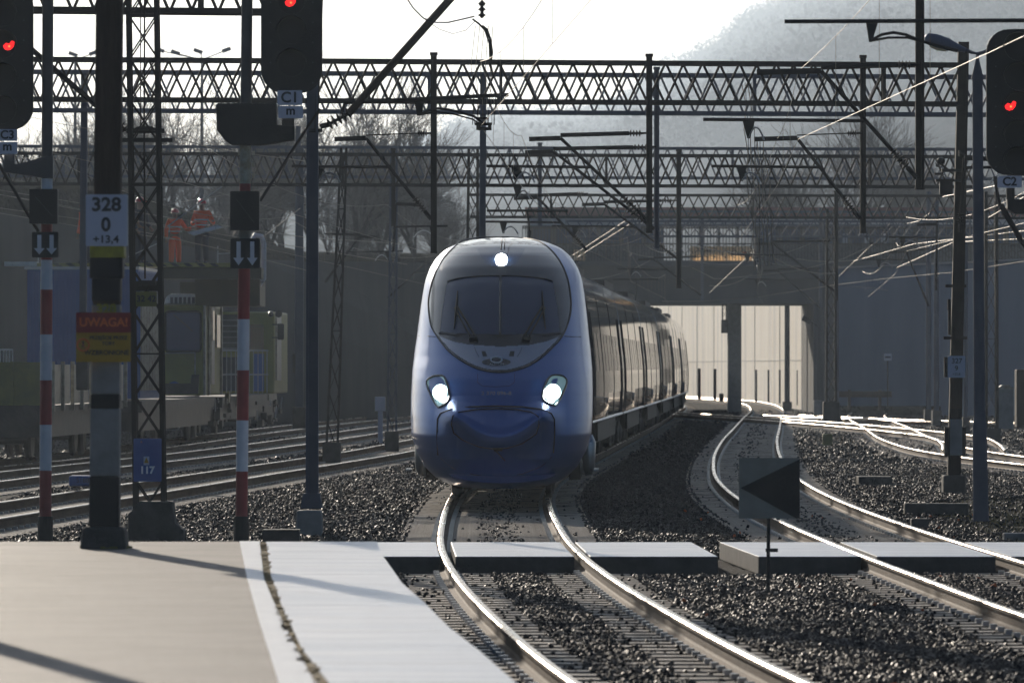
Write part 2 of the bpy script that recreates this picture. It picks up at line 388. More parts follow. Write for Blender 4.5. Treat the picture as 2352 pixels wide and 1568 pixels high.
def rail(T, y0, y1, side, parent, step=1.0):
    return sweep('rail', T, y0, y1, RAILP, [M['rust'], M['railtop']], parent, off=side * .7525, step=step, mi=RMI)
sm = MB()
sm.mi = 0
sm.prism([(-1.3, -.13, -.36), (1.3, -.13, -.36), (1.3, -.115, -.180), (.5, -.115, -.172), (-.5, -.115, -.172), (-1.3, -.115, -.180)][:], (0, .24, 0))
sm.mi = 1
for s_ in (-1, 1):
    for k in (-1, 1): sm.box((s_ * .7525 + k * .105, 0, -.162), (.06, .10, .045))
SLM = bpy.data.meshes.new('sleeper'); SLM.from_pydata(sm.v, [], sm.f); SLM.polygons.foreach_set('material_index', sm.m)
recalc(SLM); SLM.materials.append(M['sleeper']); SLM.materials.append(M['galv'])
SV = np.array([tuple(v.co) for v in SLM.vertices]); SF = [tuple(p.vertices) for p in SLM.polygons]; SMI = [p.material_index for p in SLM.polygons]
def track(T, y0, y1, label, nparts=100, step=1.0, sl=True, sy0=None, sy1=None):
    root = thing('railway_track', label, 'railway track', T.at(y0), 'railway tracks across the station throat')
    rail(T, y0, y1, -1, root, step); rail(T, y0, y1, 1, root, step)
    if not sl: return root
    ys = np.arange((sy0 or y0) + .3, (sy1 or y1), .6)
    base = WLOC[root.name]; allV = []; allF = []; allM = []; cnt = 0
    for i, Y in enumerate(ys):
        if 70.2 < Y < 76.6 and T in (T1, T2): continue
        k = float(T.dx(Y)); p = T.at(Y); j = rng.normal(0, .012)
        if i < nparts:
            o = bpy.data.objects.new('sleeper', SLM); COL.objects.link(o); o.parent = root
            o.location = p - base; o.rotation_euler = (0, 0, -math.atan(k) + j)
        else:
            a = -math.atan(k) + j; c, s_ = math.cos(a), math.sin(a)
            V = SV.copy(); V[:, 0], V[:, 1] = SV[:, 0] * c - SV[:, 1] * s_ + p.x, SV[:, 0] * s_ + SV[:, 1] * c + p.y
            allF.extend([tuple(q + cnt for q in f) for f in SF]); allM.extend(SMI); allV.append(V); cnt += len(V)
    if cnt:
        me = bpy.data.meshes.new('sleepers'); me.from_pydata(np.concatenate(allV).tolist(), [], allF); me.polygons.foreach_set('material_index', allM)
        o = link('sleepers', me, [M['sleeper'], M['galv']], root); o['kind'] = 'stuff'
    return root
track(T1, 36, 470, 'curving track that carries the blue train, beside the platform edge')
track(T2, 36, 455, 'curving track to the right of the train, behind the black triangle board')
track(T4, 104, 284, 'S-bent siding track at far right beyond the kilometre post', 100)
track(T3, 160, 298, 'crossover track glinting flat across the right side behind the square board', 100)
track(T5, 192, 274, 'straight rails at the foot of the blue-grey wall', 100)
track(L1, 72, 300, 'left-hand track passing just behind the striped signal masts', 100)
track(L3, 84, 250, 'middle track on the left between the masts and the yellow work vehicle', 100)
track(L2, 96, 300, 'track under the yellow work vehicle', 100)

# ---------------------------------------------------------------- platform
def G2(pts, z=.55): return [G(x, y, z) for x, y in pts]
edge = G2([(865, 1243), (879, 1275), (924, 1338.6), (974, 1382), (1030.6, 1438.6), (1104, 1495), (1187, 1568)]) + [Vector((.34, 26, .55)), Vector((.85, 19, .55))]
joint = G2([(603, 1243), (613, 1320), (640, 1400), (682, 1490), (742, 1568)]) + [Vector((-.86, 26, .55)), Vector((-.5, 19, .55))]
wl = G2([(550, 1243), (568, 1330), (596, 1430), (640, 1568)]) + [Vector((-1.03, 26, .55)), Vector((-.68, 19, .55))]
wr = G2([(596, 1243), (606, 1330), (650, 1430), (722, 1568)]) + [Vector((-.88, 26, .55)), Vector((-.53, 19, .55))]
def resamp(pl, ys):
    a = sorted(pl, key=lambda p: p.y); return np.interp(ys, [p.y for p in a], [p.x for p in a])
ys = np.linspace(19, 55.8, 60)
def strip(mb, xl, xr, ys, z0, z1):
    n = len(ys); V = []
    for i in range(n): V += [(xl[i], ys[i], z0), (xr[i], ys[i], z0), (xr[i], ys[i], z1), (xl[i], ys[i], z1)]
    Fc = []
    for i in range(n - 1):
        a = i * 4
        for j in range(4): Fc.append((a + j, a + (j + 1) % 4, a + 4 + (j + 1) % 4, a + 4 + j))
    Fc += [(3, 2, 1, 0), tuple((n - 1) * 4 + j for j in range(4))]
    return mb.add(V, Fc)
jx = resamp(joint, ys); ex = resamp(edge, ys)
plat = struct('platform', strip(MB(), np.full(60, -16.0), jx - .02, ys, -.6, .55), M['asphalt'])
strp = MB(); y = 19.0; ks = []
while y < 55.7:
    y1 = min(y + 2.0, 55.8); q = np.linspace(y + .008, y1 - .008, 5)
    strip(strp, resamp(joint, q) + .03, resamp(edge, q), q, .36, .55); y = y1
sl = obj('platform_edge_slabs', strp, M['slab']); tag(sl, kind='structure')
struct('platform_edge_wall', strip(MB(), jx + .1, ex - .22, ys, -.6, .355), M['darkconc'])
struct('platform_line', strip(MB(), resamp(wl, ys), resamp(wr, ys), ys, .551, .555), M['line'])
mo = MB()
for i in range(150):
    Y = random.uniform(19, 55.7); x = float(resamp(joint, [Y])[0]) + random.gauss(0, .010)
    mo.box((x, Y, .552), (random.uniform(.015, .05), random.uniform(.1, .4), .006), rz=random.uniform(-.05, .05))
strip(mo, jx - .022, jx + .032, ys, .50, .545)
struct('joint_moss', mo, M['moss'], kind='stuff'); bpy.data.objects['joint_moss']['label'] = 'brown moss growing in the platform joint'; bpy.data.objects['joint_moss']['category'] = 'moss'

p = Vector((-4.15, 41.0, .55)); r_ = thing('lamp_post', 'platform lamp post just outside the left edge, seen only by its long shadow', 'street lamp', p)
obj('post_shaft', MB().bar(p, p + Vector((0, 0, 5.5)), .26, n=12, w2=.16), M['steelb'], r_); obj('lamp_head', MB().box(p + Vector((.3, 0, 5.5)), (1.0, .3, .12)), M['luminaire'], r_)

# ---------------------------------------------------------------- foot crossing (each panel lies loose: one thing each)
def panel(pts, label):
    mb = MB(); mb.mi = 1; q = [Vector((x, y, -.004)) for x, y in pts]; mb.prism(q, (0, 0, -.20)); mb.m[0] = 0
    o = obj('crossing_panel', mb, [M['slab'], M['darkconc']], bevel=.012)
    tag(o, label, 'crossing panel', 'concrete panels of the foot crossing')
ya, yb = 70.5, 76.2
def tx(T, y, o): return float(T(y)) + o
gp = .055
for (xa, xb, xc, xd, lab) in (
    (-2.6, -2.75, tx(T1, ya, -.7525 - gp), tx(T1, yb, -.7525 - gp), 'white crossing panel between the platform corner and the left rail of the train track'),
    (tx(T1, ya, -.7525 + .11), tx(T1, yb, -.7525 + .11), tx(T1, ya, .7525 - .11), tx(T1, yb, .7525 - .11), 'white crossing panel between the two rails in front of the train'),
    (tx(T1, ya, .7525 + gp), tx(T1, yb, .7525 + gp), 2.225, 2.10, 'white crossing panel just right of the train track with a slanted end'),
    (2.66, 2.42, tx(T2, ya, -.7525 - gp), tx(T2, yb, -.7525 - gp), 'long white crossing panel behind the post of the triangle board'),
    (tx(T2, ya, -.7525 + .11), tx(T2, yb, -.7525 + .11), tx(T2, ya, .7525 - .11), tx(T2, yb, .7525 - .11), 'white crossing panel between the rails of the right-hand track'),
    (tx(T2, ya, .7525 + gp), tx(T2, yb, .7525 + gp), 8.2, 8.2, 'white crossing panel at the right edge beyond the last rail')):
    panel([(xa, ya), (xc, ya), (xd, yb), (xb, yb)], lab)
for (x, y, w_, h_, lab) in ((2150, 1183, 147, 28, 'long low concrete slab lying in the grass left of the lamp post'),
                            (2112, 1214, 40, 24, 'small square concrete block on the ground in front of the long slab'),
                            (2335, 1241, 62, 18, 'pale rounded concrete block at the right edge behind the crossing')):
    p = G(x, y, -.22); s_ = F / p.y
    o = obj('concrete_block', MB().box((p.x, p.y, -.22 + h_ / s_ / 2), (w_ / s_, .35, h_ / s_)), M['conc'] if y > 1230 else M['darkconc'], bevel=.02)
    tag(o, lab, 'concrete block')
# ---------------------------------------------------------------- lettering
def text(name, s, size, c, mat_, parent, depth=.002, ax=(1, 0, 0), bold=0.0, xs=1.0):
    "flat raised lettering facing the camera, centred on c"
    cu = bpy.data.curves.new('lettering', 'FONT'); cu.body = s; cu.size = size; cu.align_x = 'CENTER'; cu.align_y = 'CENTER'
    cu.extrude = depth; cu.offset = bold
    t = bpy.data.objects.new('lettering', cu); COL.objects.link(t)
    dg = bpy.context.evaluated_depsgraph_get(); me = bpy.data.meshes.new_from_object(t.evaluated_get(dg))
    bpy.data.objects.remove(t); bpy.data.curves.remove(cu)
    ax = Vector(ax).normalized(); up = Vector((0, 0, 1)); nrm = ax.cross(up)
    m = Matrix((ax * xs, up, nrm)).transposed().to_4x4()
    me.transform(Matrix.Translation(Vector(c)) @ m)
    me.materials.clear()
    return link(name, me, mat_, parent)
def disc(mb, c, r, t=.01, n=20, ax=(0, -1, 0), rx=None):
    c = Vector(c); return mb.bar(c, c + Vector(ax) * t, 2 * r, n=n)

# ---------------------------------------------------------------- signals on striped masts
def mast_seg(mb, x0, y0, x1, y1, w0, w1, D, n=16):
    mb.bar(P(x0, y0, D), P(x1, y1, D), w0 * D / F, n=n, w2=w1 * D / F)
def arrow_poly(cx, y0, y1, wd, D, dy):
    h = y1 - y0; q = [(-.28, 0), (.28, 0), (.28, .68), (.72, .68), (0, 1), (-.72, .68), (-.28, .68)]
    return [P(cx + a * wd, y0 + b * h, D) + Vector((0, dy, 0)) for a, b in q]
def rrect(x0, x1, y0, y1, r, D, dy=0, n=6):
    pts = []
    for (cx_, cy_, a0) in ((x1 - r, y0 + r, -90), (x1 - r, y1 - r, 0), (x0 + r, y1 - r, 90), (x0 + r, y0 + r, 180)):
        for i in range(n + 1):
            a = R(a0 + 90 * i / n); pts.append(P(cx_ + r * math.cos(a), cy_ + r * math.sin(a), D) + Vector((0, dy, 0)))
    return pts
def signal(D, xb, xt, label, head, plates, bands, box, arrows, dark, brace, name, redy, lamps, flip=1):
    u = D / F
    xm = lambda y: xt + (xb - xt) * y / 1245.0
    root = thing('railway_signal', label, 'signal', P(xm(1245), 1300, D), 'light signals at the platform end')
    mb = MB(); mb.bar(P(xm(1290), 1290, D), P(xm(1185), 1185, D), 36 * u, n=12); obj('mast_base', mb, M['black'], root)
    for (y0, y1, c) in bands:
        mb = MB(); mast_seg(mb, xm(y0), y0, xm(y1), y1, 26 if y0 < 600 else 28, 26 if y1 < 600 else 28, D)
        obj('mast_section', mb, M[c], root, smooth=40)
    (hx0, hx1, hy0, hy1) = head
    hd = obj('signal_head', MB().prism(rrect(hx0, hx1, hy0, hy1, 52, D, -.10), (0, .05, 0)).prism(rrect(hx0 + 14, hx1 - 14, hy0 + 14, hy1 - 14, 44, D, -.05), (0, .24, 0)), M['black'], root, bevel=.006)
    cx_ = (hx0 + hx1) / 2
    lb = MB()
    for ly in lamps:
        lb.bar(P(cx_, ly, D) + Vector((0, -.10, 0)), P(cx_, ly, D) + Vector((0, -.112, 0)), 2 * 30 * u, n=24)
        # visor: an open half-pipe over the lens
        vb = MB()
        ring = []
        for i in range(17):
            a = PI * i / 16; ring.append((cx_ + 34 * math.cos(a), ly - 34 * math.sin(a)))
        for (x_, y_), (x2, y2) in zip(ring, ring[1:]):
            a_, b_ = P(x_, y_, D), P(x2, y2, D)
            vb.add([a_ + Vector((0, -.10, 0)), b_ + Vector((0, -.10, 0)), b_ + Vector((0, -.30, .0)), a_ + Vector((0, -.30, .0)),
                    a_ + Vector((0, -.10, .006)), b_ + Vector((0, -.10, .006)), b_ + Vector((0, -.30, .006)), a_ + Vector((0, -.30, .006))],
                   [(0, 1, 2, 3), (7, 6, 5, 4), (0, 4, 5, 1), (1, 5, 6, 2), (2, 6, 7, 3), (3, 7, 4, 0)])
        obj('visor', vb, M['black'], hd)
    obj('lens', lb, M['lens'], hd)
    rb = MB()
    rx, ry = redy
    prof = [(-13, 0), (-6, -7), (1, -4), (7, -12), (13, -9), (11, 1), (5, 8), (-3, 10), (-10, 7)]
    rb.prism([P(rx + a, ry + b, D) + Vector((0, -.116, 0)) for a, b in prof], (0, -.006, 0))
    obj('red_light', rb, M['redlamp'], hd)
    rc = MB(); rc.bar(P(rx + 1, ry + 1, D) + Vector((0, -.124, 0)), P(rx + 1, ry + 1, D) + Vector((0, -.128, 0)), 5 * u, n=10); obj('red_light_core', rc, M['redlampc'], hd)
    for (x_, y_) in [(hx0 + 22, hy0 + 40 + k * 46) for k in range(7)] + [(hx1 - 22, hy0 + 40 + k * 46) for k in range(7)]:
        obj('bolt', MB().bar(P(x_, y_, D) + Vector((0, -.10, 0)), P(x_, y_, D) + Vector((0, -.106, 0)), 4 * u, n=6), M['mdark'], hd)
    for (px0, px1, py0, py1, s_) in plates:
        pl = obj('name_plate', MB().prism(rrect(px0, px1, py0, py1, 3, D, -.14), (0, .008, 0)), M['plate'], root)
        text('lettering', s_, (py1 - py0) * u * 1.0, P((px0 + px1) / 2, (py0 + py1) / 2 - (3 if s_ == 'm' else 0), D) + Vector((0, -.143, 0)), M['ink'], pl, bold=.004)
    if box:
        x0, x1, y0, y1 = box
        b_ = obj('indicator_box', MB().prism(rrect(x0, x1, y0, y1, 3, D, -.2), (0, .16, 0)), M['black'], root, bevel=.004)
        obj('indicator_bar', MB().bar(P(x0 + 14, y0 + 18, D) + Vector((0, -.203, 0)), P(x1 - 12, y1 - 18, D) + Vector((0, -.203, 0)), 5 * u, .004), M['mdark'], b_)
    if arrows:
        x0, x1, y0, y1 = arrows
        b_ = obj('arrow_board', MB().prism(rrect(x0, x1, y0, y1, 3, D, -.12), (0, .03, 0)), M['black'], root)
        for k in (.28, .74):
            obj('down_arrow', MB().prism(arrow_poly(x0 + (x1 - x0) * k, y0 + 7, y1 - 7, 17, D, -.125), (0, .003, 0)), M['mwhite'], b_)
    if brace:
        mb = MB()
        for pl in brace: mb.bar(P(*pl[0], D), P(*pl[1], D), pl[2] * u, n=8)
        obj('brace', mb, M['black'], root)
    return root
D = 76.0
r = signal(D, 104, 110, 'leftmost red signal, on a red and white mast, with plate C3', (-62, 78, -38, 300), [(-4, 42, 298, 325, 'C3'), (-4, 42, 327, 355, 'm')],
       [(-60, 410, 'mdark'), (410, 440, 'mwhite'), (440, 597, 'mred'), (597, 665, 'mwhite'), (665, 768, 'mred'), (768, 873, 'mwhite'), (873, 975, 'mred'), (975, 1080, 'mwhite'), (1080, 1185, 'mred')],
       (70, 135, 435, 515), (75, 136, 533, 592), None, [((-30, 330), (88, 532), 8)], 'C3', (22, 107), (-10, 105, 180, 255, 32))
mb = MB(); mb.prism([P(x, y, D) + Vector((0, -.09, 0)) for x, y in ((8, 372), (40, 378), (96, 362), (123, 358), (123, 411), (95, 408), (10, 396))], (0, .18, 0))
mb.prism([P(x, y, D) + Vector((0, -.05, 0)) for x, y in ((10, 354), (34, 354), (34, 380), (10, 380))], (0, .1, 0))
obj('head_bracket', mb, M['mdark'], r, bevel=.004)
r = signal(D, 554, 567.5, 'centre-left red signal, on a red and white mast, with plate C1', (600, 741, -125, 215), [(638, 695, 209, 243, 'C1'), (640, 697, 245, 273, 'm')],
       [(-140, 238, 'mdark'), (335, 422, 'cream'), (422, 442, 'mred'), (528, 617, 'postgrey'), (617, 733, 'mred'), (733, 850, 'mwhite'), (850, 965, 'mred'), (965, 1082, 'mwhite'), (1082, 1200, 'mred')],
       (530, 597, 440, 530), (530, 598, 548, 617), None, [((703, 297), (597, 462), 7), ((735, 250), (703, 297), 6)], 'C1', (668, 7), (-70, 5, 72, 147, -100))
mb = MB(); mb.prism([P(x, y, D) + Vector((0, -.14, 0)) for x, y in ((497, 241), (503, 238), (636, 238), (637, 288), (677, 290), (677, 322), (655, 325), (600, 334), (532, 333), (519, 325), (499, 300))], (0, .34, 0))
mb.prism([P(x, y, D) + Vector((0, -.05, 0)) for x, y in ((648, 270), (676, 270), (676, 292), (648, 292))], (0, .1, 0))
obj('head_bracket', mb, M['black'], r, bevel=.006)
mb = MB()
for y in (352, 378, 404):
    for s_ in (-1, 1): mb.box(P(566 + s_ * 16, y, D), (.03, .05, .05))
obj('mast_clamp', mb, M['cream'], r)
r = signal(D, 2420, 2414, 'rightmost red signal, cut by the right edge of the picture, with plate C2', (2264, 2408, 68, 404), [(2289, 2345, 405, 432, 'C2')],
       [(380, 1290, 'mdark')], None, None, None, [((2300, 468), (2352, 560), 8)], 'C2', (2319, 245), (110, 178, 245, 312, 372))
mb = MB(); mb.prism([P(x, y, D) + Vector((0, -.09, 0)) for x, y in ((2312, 459), (2420, 455), (2420, 496), (2330, 491), (2313, 480))], (0, .18, 0))
mb.bar(P(2321, 432, D), P(2321, 460, D), .10, n=12)
obj('head_bracket', mb, M['black'], r, bevel=.004)
mb = MB(); mb.tube([P(x, y, D) for x, y in ((2285, 405), (2290, 440), (2296, 470), (2318, 510), (2345, 555), (2380, 600))], .02, 8); obj('cable', mb, M['rubber'], r)

# ---------------------------------------------------------------- kilometre post 328 on the platform
D = 53.8; u = D / F
r = thing('kilometre_post', 'thick dark platform post with white plate 328 0 and red and yellow warning board', 'post', P(241, 1255, D))
def xm(y): return 252 + (240 - 252) * y / 1258.0
def ps(name, y0, y1, w0, w1, m, d=.22, dy=0, bev=.012):
    a, b = P(xm(y0), y0, D), P(xm(y1), y1, D); V = []
    for p, ww in ((a, w0 * u), (b, w1 * u)):
        for sx, sy in ((-1, -1), (1, -1), (1, 1), (-1, 1)): V.append(p + Vector((sx * ww / 2, sy * d / 2 + dy, 0)))
    mb = MB(); mb.add(V, [(0, 1, 2, 3), (7, 6, 5, 4), (0, 4, 5, 1), (1, 5, 6, 2), (2, 6, 7, 3), (3, 7, 4, 0)])
    return obj(name, mb, M[m], r, bevel=bev)
ps('post_shaft', -120, 700, 60, 62, 'wood')
ps('post_shaft', 700, 905, 66, 66, 'postgrey'); ps('painted_band', 905, 938, 67, 67, 'black'); ps('post_shaft', 938, 1093, 67, 68, 'postgrey'); ps('painted_band', 1093, 1208, 69, 70, 'black')
ps('post_base', 1208, 1262, 96, 108, 'darkconc', d=.4, bev=.03)
ps('clamp', 592, 640, 76, 76, 'black', d=.27); ps('clamp', 640, 692, 66, 66, 'black', d=.25)
pl = obj('number_plate', MB().prism(rrect(200, 296, 448, 566, 3, D, -.16), (0, .006, 0)), M['plate'], r)
text('lettering', '328', .155, P(247, 472, D) + Vector((0, -.164, 0)), M['ink'], pl, bold=.005, xs=1.05)
text('lettering', '0', .155, P(246, 518, D) + Vector((0, -.164, 0)), M['ink'], pl, bold=.005, xs=1.0)
text('lettering', '+13,4', .085, P(246, 551, D) + Vector((0, -.164, 0)), M['ink'], pl, bold=.002, xs=1.1)
obj('yellow_band', MB().prism(rrect(209, 287, 566, 592, 2, D, -.15), (0, .3, 0)), M['band'], r)
text('lettering', '328', .10, P(246, 710, D) + Vector((0, -.115, 0)), M['band'], r, bold=.004, xs=1.1)
wb = obj('warning_board', MB().prism(rrect(178, 303, 718, 831, 2, D, -.17), (0, .005, 0)), M['yel'], r)
obj('red_header', MB().prism(rrect(178, 303, 718, 764, 2, D, -.175), (0, .004, 0)), M['redp'], wb)
text('lettering', 'UWAGA!', .098, P(241, 741, D) + Vector((0, -.179, 0)), M['redink'], wb, bold=.003)
for s_, y, sz, x in (('PRZEJŚCIE PRZEZ', 776, .040, 252), ('TORY', 789, .040, 252), ('WZBRONIONE', 810, .054, 248)):
    text('lettering', s_, sz, P(x, y, D) + Vector((0, -.173, 0)), M['ink'], wb, bold=.001)
mb = MB()
c = P(194, 792, D) + Vector((0, -.173, 0))
ring = [c + Vector((math.cos(a) * .048, 0, math.sin(a) * .048)) for a in np.linspace(0, 2 * PI, 25)]
mb.tube(ring, .006, 6); mb.bar(c + Vector((-.033, 0, .033)), c + Vector((.033, 0, -.033)), .009, .004)
obj('prohibition_ring', mb, M['redink'], wb)
mb = MB(); mb.bar(c + Vector((0, 0, .012)), c + Vector((0, 0, -.012)), .016, .004); mb.bar(c, c + Vector((.014, 0, -.032)), .008, .004); mb.bar(c, c + Vector((-.014, 0, -.032)), .008, .004)
mb.bar(c + Vector((0, .002, .022)), c + Vector((0, -.002, .022)), .018, n=10); obj('walking_figure', mb, M['ink'], wb)
mo = MB()
for i in range(26):
    a = random.uniform(0, 2 * PI); mo.box((P(241, 1258, D).x + math.cos(a) * .205, D + math.sin(a) * .21, .556), (.04, .04, random.uniform(.01, .03)), rz=a)
tag(obj('moss_clump', mo, M['grass']), 'thin moss growing round the foot of the dark platform post', 'moss', kind='stuff')

# ---------------------------------------------------------------- lattice builder
def lattice(mb, a, b, w0, w1, leg, lace, pitch, both=True, d0=None):
    "square lattice mast from a (foot) to b (top)"
    a, b = Vector(a), Vector(b); n = max(1, round((b - a).length / pitch)); d0 = d0 or 1.0
    def cor(k, q, w):
        p = a.lerp(b, q); sx, sy = ((-1, -1), (1, -1), (1, 1), (-1, 1))[k]; return p + Vector((sx * w / 2, sy * w * d0 / 2, 0))
    for k in range(4): mb.bar(cor(k, 0, w0), cor(k, 1, w1), leg)
    for i in range(n):
        q0, q1 = i / n, (i + 1) / n; wa, wb_ = w0 + (w1 - w0) * q0, w0 + (w1 - w0) * q1
        for k in range(4):
            k2 = (k + 1) % 4
            if both or i % 2 == 0: mb.bar(cor(k, q0, wa), cor(k2, q1, wb_), lace, lace * .5)
            if both or i % 2: mb.bar(cor(k2, q0, wa), cor(k, q1, wb_), lace, lace * .5)
        if i % 4 == 0:
            for k in range(4): mb.bar(cor(k, q0, wa), cor((k + 1) % 4, q0, wa), lace, lace * .6)
D = 84.0; u = D / F
r = thing('lattice_mast', 'dark lattice mast behind the warning post, carrying the blue plate 117', 'mast', P(345, 1240, D))
mb = MB(); lattice(mb, P(345, 1200, D), P(327, -60, D), .36, .36, .058, .035, .555); obj('mast_frame', mb, M['steel'], r)
obj('mast_foundation', MB().prism([P(x, y, D) + Vector((0, -.3, 0)) for x, y in ((305, 1172), (322, 1150), (398, 1150), (404, 1200), (424, 1215), (424, 1262), (297, 1262), (297, 1178))], (0, .6, 0)), M['darkconc'], r, bevel=.02)
pl = obj('number_plate', MB().prism(rrect(309, 373, 1006, 1105, 3, D, -.22), (0, .02, 0)), M['boxblue'], r)
text('lettering', '117', .125, P(340, 1079, D) + Vector((0, -.223, 0)), M['inkw'], pl, bold=.006)
obj('warning_sticker', MB().prism(rrect(332, 345, 1047, 1067, 1, D, -.223), (0, .002, 0)), M['plate'], pl)
obj('warning_triangle', MB().prism([P(x, y, D) + Vector((0, -.227, 0)) for x, y in ((338.5, 1049), (344, 1062), (333, 1062))], (0, .002, 0)), M['yel'], pl)
text('lettering', 'A', .04, P(327, 1014, D) + Vector((0, -.223, 0)), M['yel'], pl)
yp = obj('yellow_plate', MB().prism(rrect(314, 362, 670, 704, 2, D, -.22), (0, .01, 0)), M['dkyel'], r)
text('lettering', '32 42', .11, P(338, 687, D) + Vector((0, -.223, 0)), M['ink'], yp, bold=.003)
mb = MB(); mb.bar(P(309, 657, D), P(372, 657, D), .13); mb.box(P(340, 650, D), (.22, .5, .06)); obj('cross_bracket', mb, M['black'], r)
mb = MB()
mb.bar(P(290, 301, D), P(378, 301, D), .06); mb.bar(P(278, 322, D), P(396, 322, D), .055); mb.prism([P(x, y, D) + Vector((0, -.1, 0)) for x, y in ((300, 300), (318, 291), (350, 291), (366, 300))], (0, .2, 0))
obj('cross_arm', mb, M['black'], r)
mb = MB(); mb.tube([P(332, -20, D), P(331, 300, D), P(333, 640, D)], .012, 5); mb.tube([P(323, -20, D), P(323, 290, D)], .008, 5)
obj('pull_rod', mb, M['steel'], r)

D = 87.0; u = D / F
r = thing('tapered_mast', 'blue-grey steel overhead-line mast on a concrete block, just left of the train', 'mast', P(715, 1240, D))
mb = MB()
for s_ in (-1, 1):
    mb.bar(P(717 + s_ * 12, 1168, D), P(718 + s_ * 10, -60, D), 5.5 * u, .14)
mb.bar(P(717, 1168, D), P(718, -60, D), 20 * u, .05)
obj('mast_shaft', mb, M['steelb'], r)
obj('base_plate', MB().prism([P(x, y, D) + Vector((0, -.17, 0)) for x, y in ((691, 1166), (697, 1132), (735, 1132), (741, 1166))], (0, .34, 0)), M['steelb'], r, bevel=.005)
obj('mast_foundation', MB().prism([P(x, y, D) + Vector((0, -.3, 0)) for x, y in ((680, 1250), (683, 1171), (739, 1171), (742, 1250))], (0, .6, 0)), M['postgrey'], r, bevel=.02)
obj('cable_cover', MB().bx(GX(606, 80), GX(690, 80), 79.6, 80, -.22, GZ(1214, 80)), M['darkconc'], r)

# ---------------------------------------------------------------- lamp post on the right
D = 93.0; u = D / F
r = thing('lamp_post', 'dark tapered lamp post at right with a single hooded street lamp', 'street lamp', P(2252, 1196, D))
obj('post_shaft', MB().bar(P(2253, 1196, D), P(2250, 975, D), 37 * u, n=14, w2=33 * u).bar(P(2250, 975, D), P(2245, 178, D), 27 * u, n=14, w2=24 * u).lathe(P(2250, 980, D), P(2250, 955, D), [(0, 16.5 * u), (1, 13 * u)], 14), M['steelb'], r, smooth=40)
obj('post_cap', MB().lathe(P(2245, 182, D), P(2245, 122, D), [(0, 15 * u), (.06, 14 * u), (.75, 4 * u), (1, 3.5 * u)], 14), M['steelb'], r, smooth=40)
mb = MB(); mb.tube([P(x, y, D) for x, y in ((2245, 150), (2245, 124), (2232, 121), (2215, 113), (2200, 107))], 4 * u, 8); mb.tube([P(2245, 124, D), P(2258, 121, D), P(2275, 113, D)], 4 * u, 8)
obj('lamp_arm', mb, M['steelb'], r)
def luminaire(D, x0, y0, x1, y1, parent, hw=14):
    u = D / F; a, b = P(x0, y0, D), P(x1, y1, D)
    h = obj('lamp_housing', MB().lathe(a, b, [(0, .2 * hw * u), (.05, .75 * hw * u), (.25, hw * u), (.55, .95 * hw * u), (.8, .55 * hw * u), (1, .35 * hw * u)], 14), M['luminaire'], parent, smooth=True)
    c = a.lerp(b, .3) + Vector((0, 0, -.75 * hw * u)); mb = MB(); mb.lathe(a.lerp(b, .06) + Vector((0, 0, -.55 * hw * u)), a.lerp(b, .6) + Vector((0, 0, -.62 * hw * u)), [(0, .1 * hw * u), (.2, .6 * hw * u), (.5, .72 * hw * u), (.85, .5 * hw * u), (1, .1 * hw * u)], 12)
    obj('lamp_bowl', mb, M['snow'], h, smooth=True)
luminaire(D, 2124, 86, 2218, 116, r, 16)
# mirrored lamp on the other side hides behind the C2 signal
luminaire(D, 2366, 86, 2272, 116, r, 16)

# ---------------------------------------------------------------- triangle board
D = 64.0; u = D / F
r = thing('direction_board', 'square grey board with a black triangle pointing left, on a thin post in the ballast', 'sign', G(1765, 1368, -.2))
bd = obj('board', MB().prism(rrect(1697, 1837, 1051, 1190, 2, D, 0), (0, .012, 0)), M['board'], r)
obj('black_triangle', MB().prism([P(x, y, D) + Vector((0, -.004, 0)) for x, y in ((1701, 1120), (1837, 1054), (1837, 1190), (1829, 1190))], (0, .003, 0)), M['black'], bd)
obj('sign_post', MB().bar(P(1767, 1060, D) + Vector((0, .05, 0)), P(1764, 1385, D) + Vector((0, .05, 0)), 9 * u, n=8).box(P(1787, 1175, D) + Vector((0, .02, 0)), (.035, .03, .16)), M['black'], r)
obj('clamp', MB().box(P(1773, 1263, D) + Vector((0, .04, 0)), (.12, .04, .035)), M['black'], r)
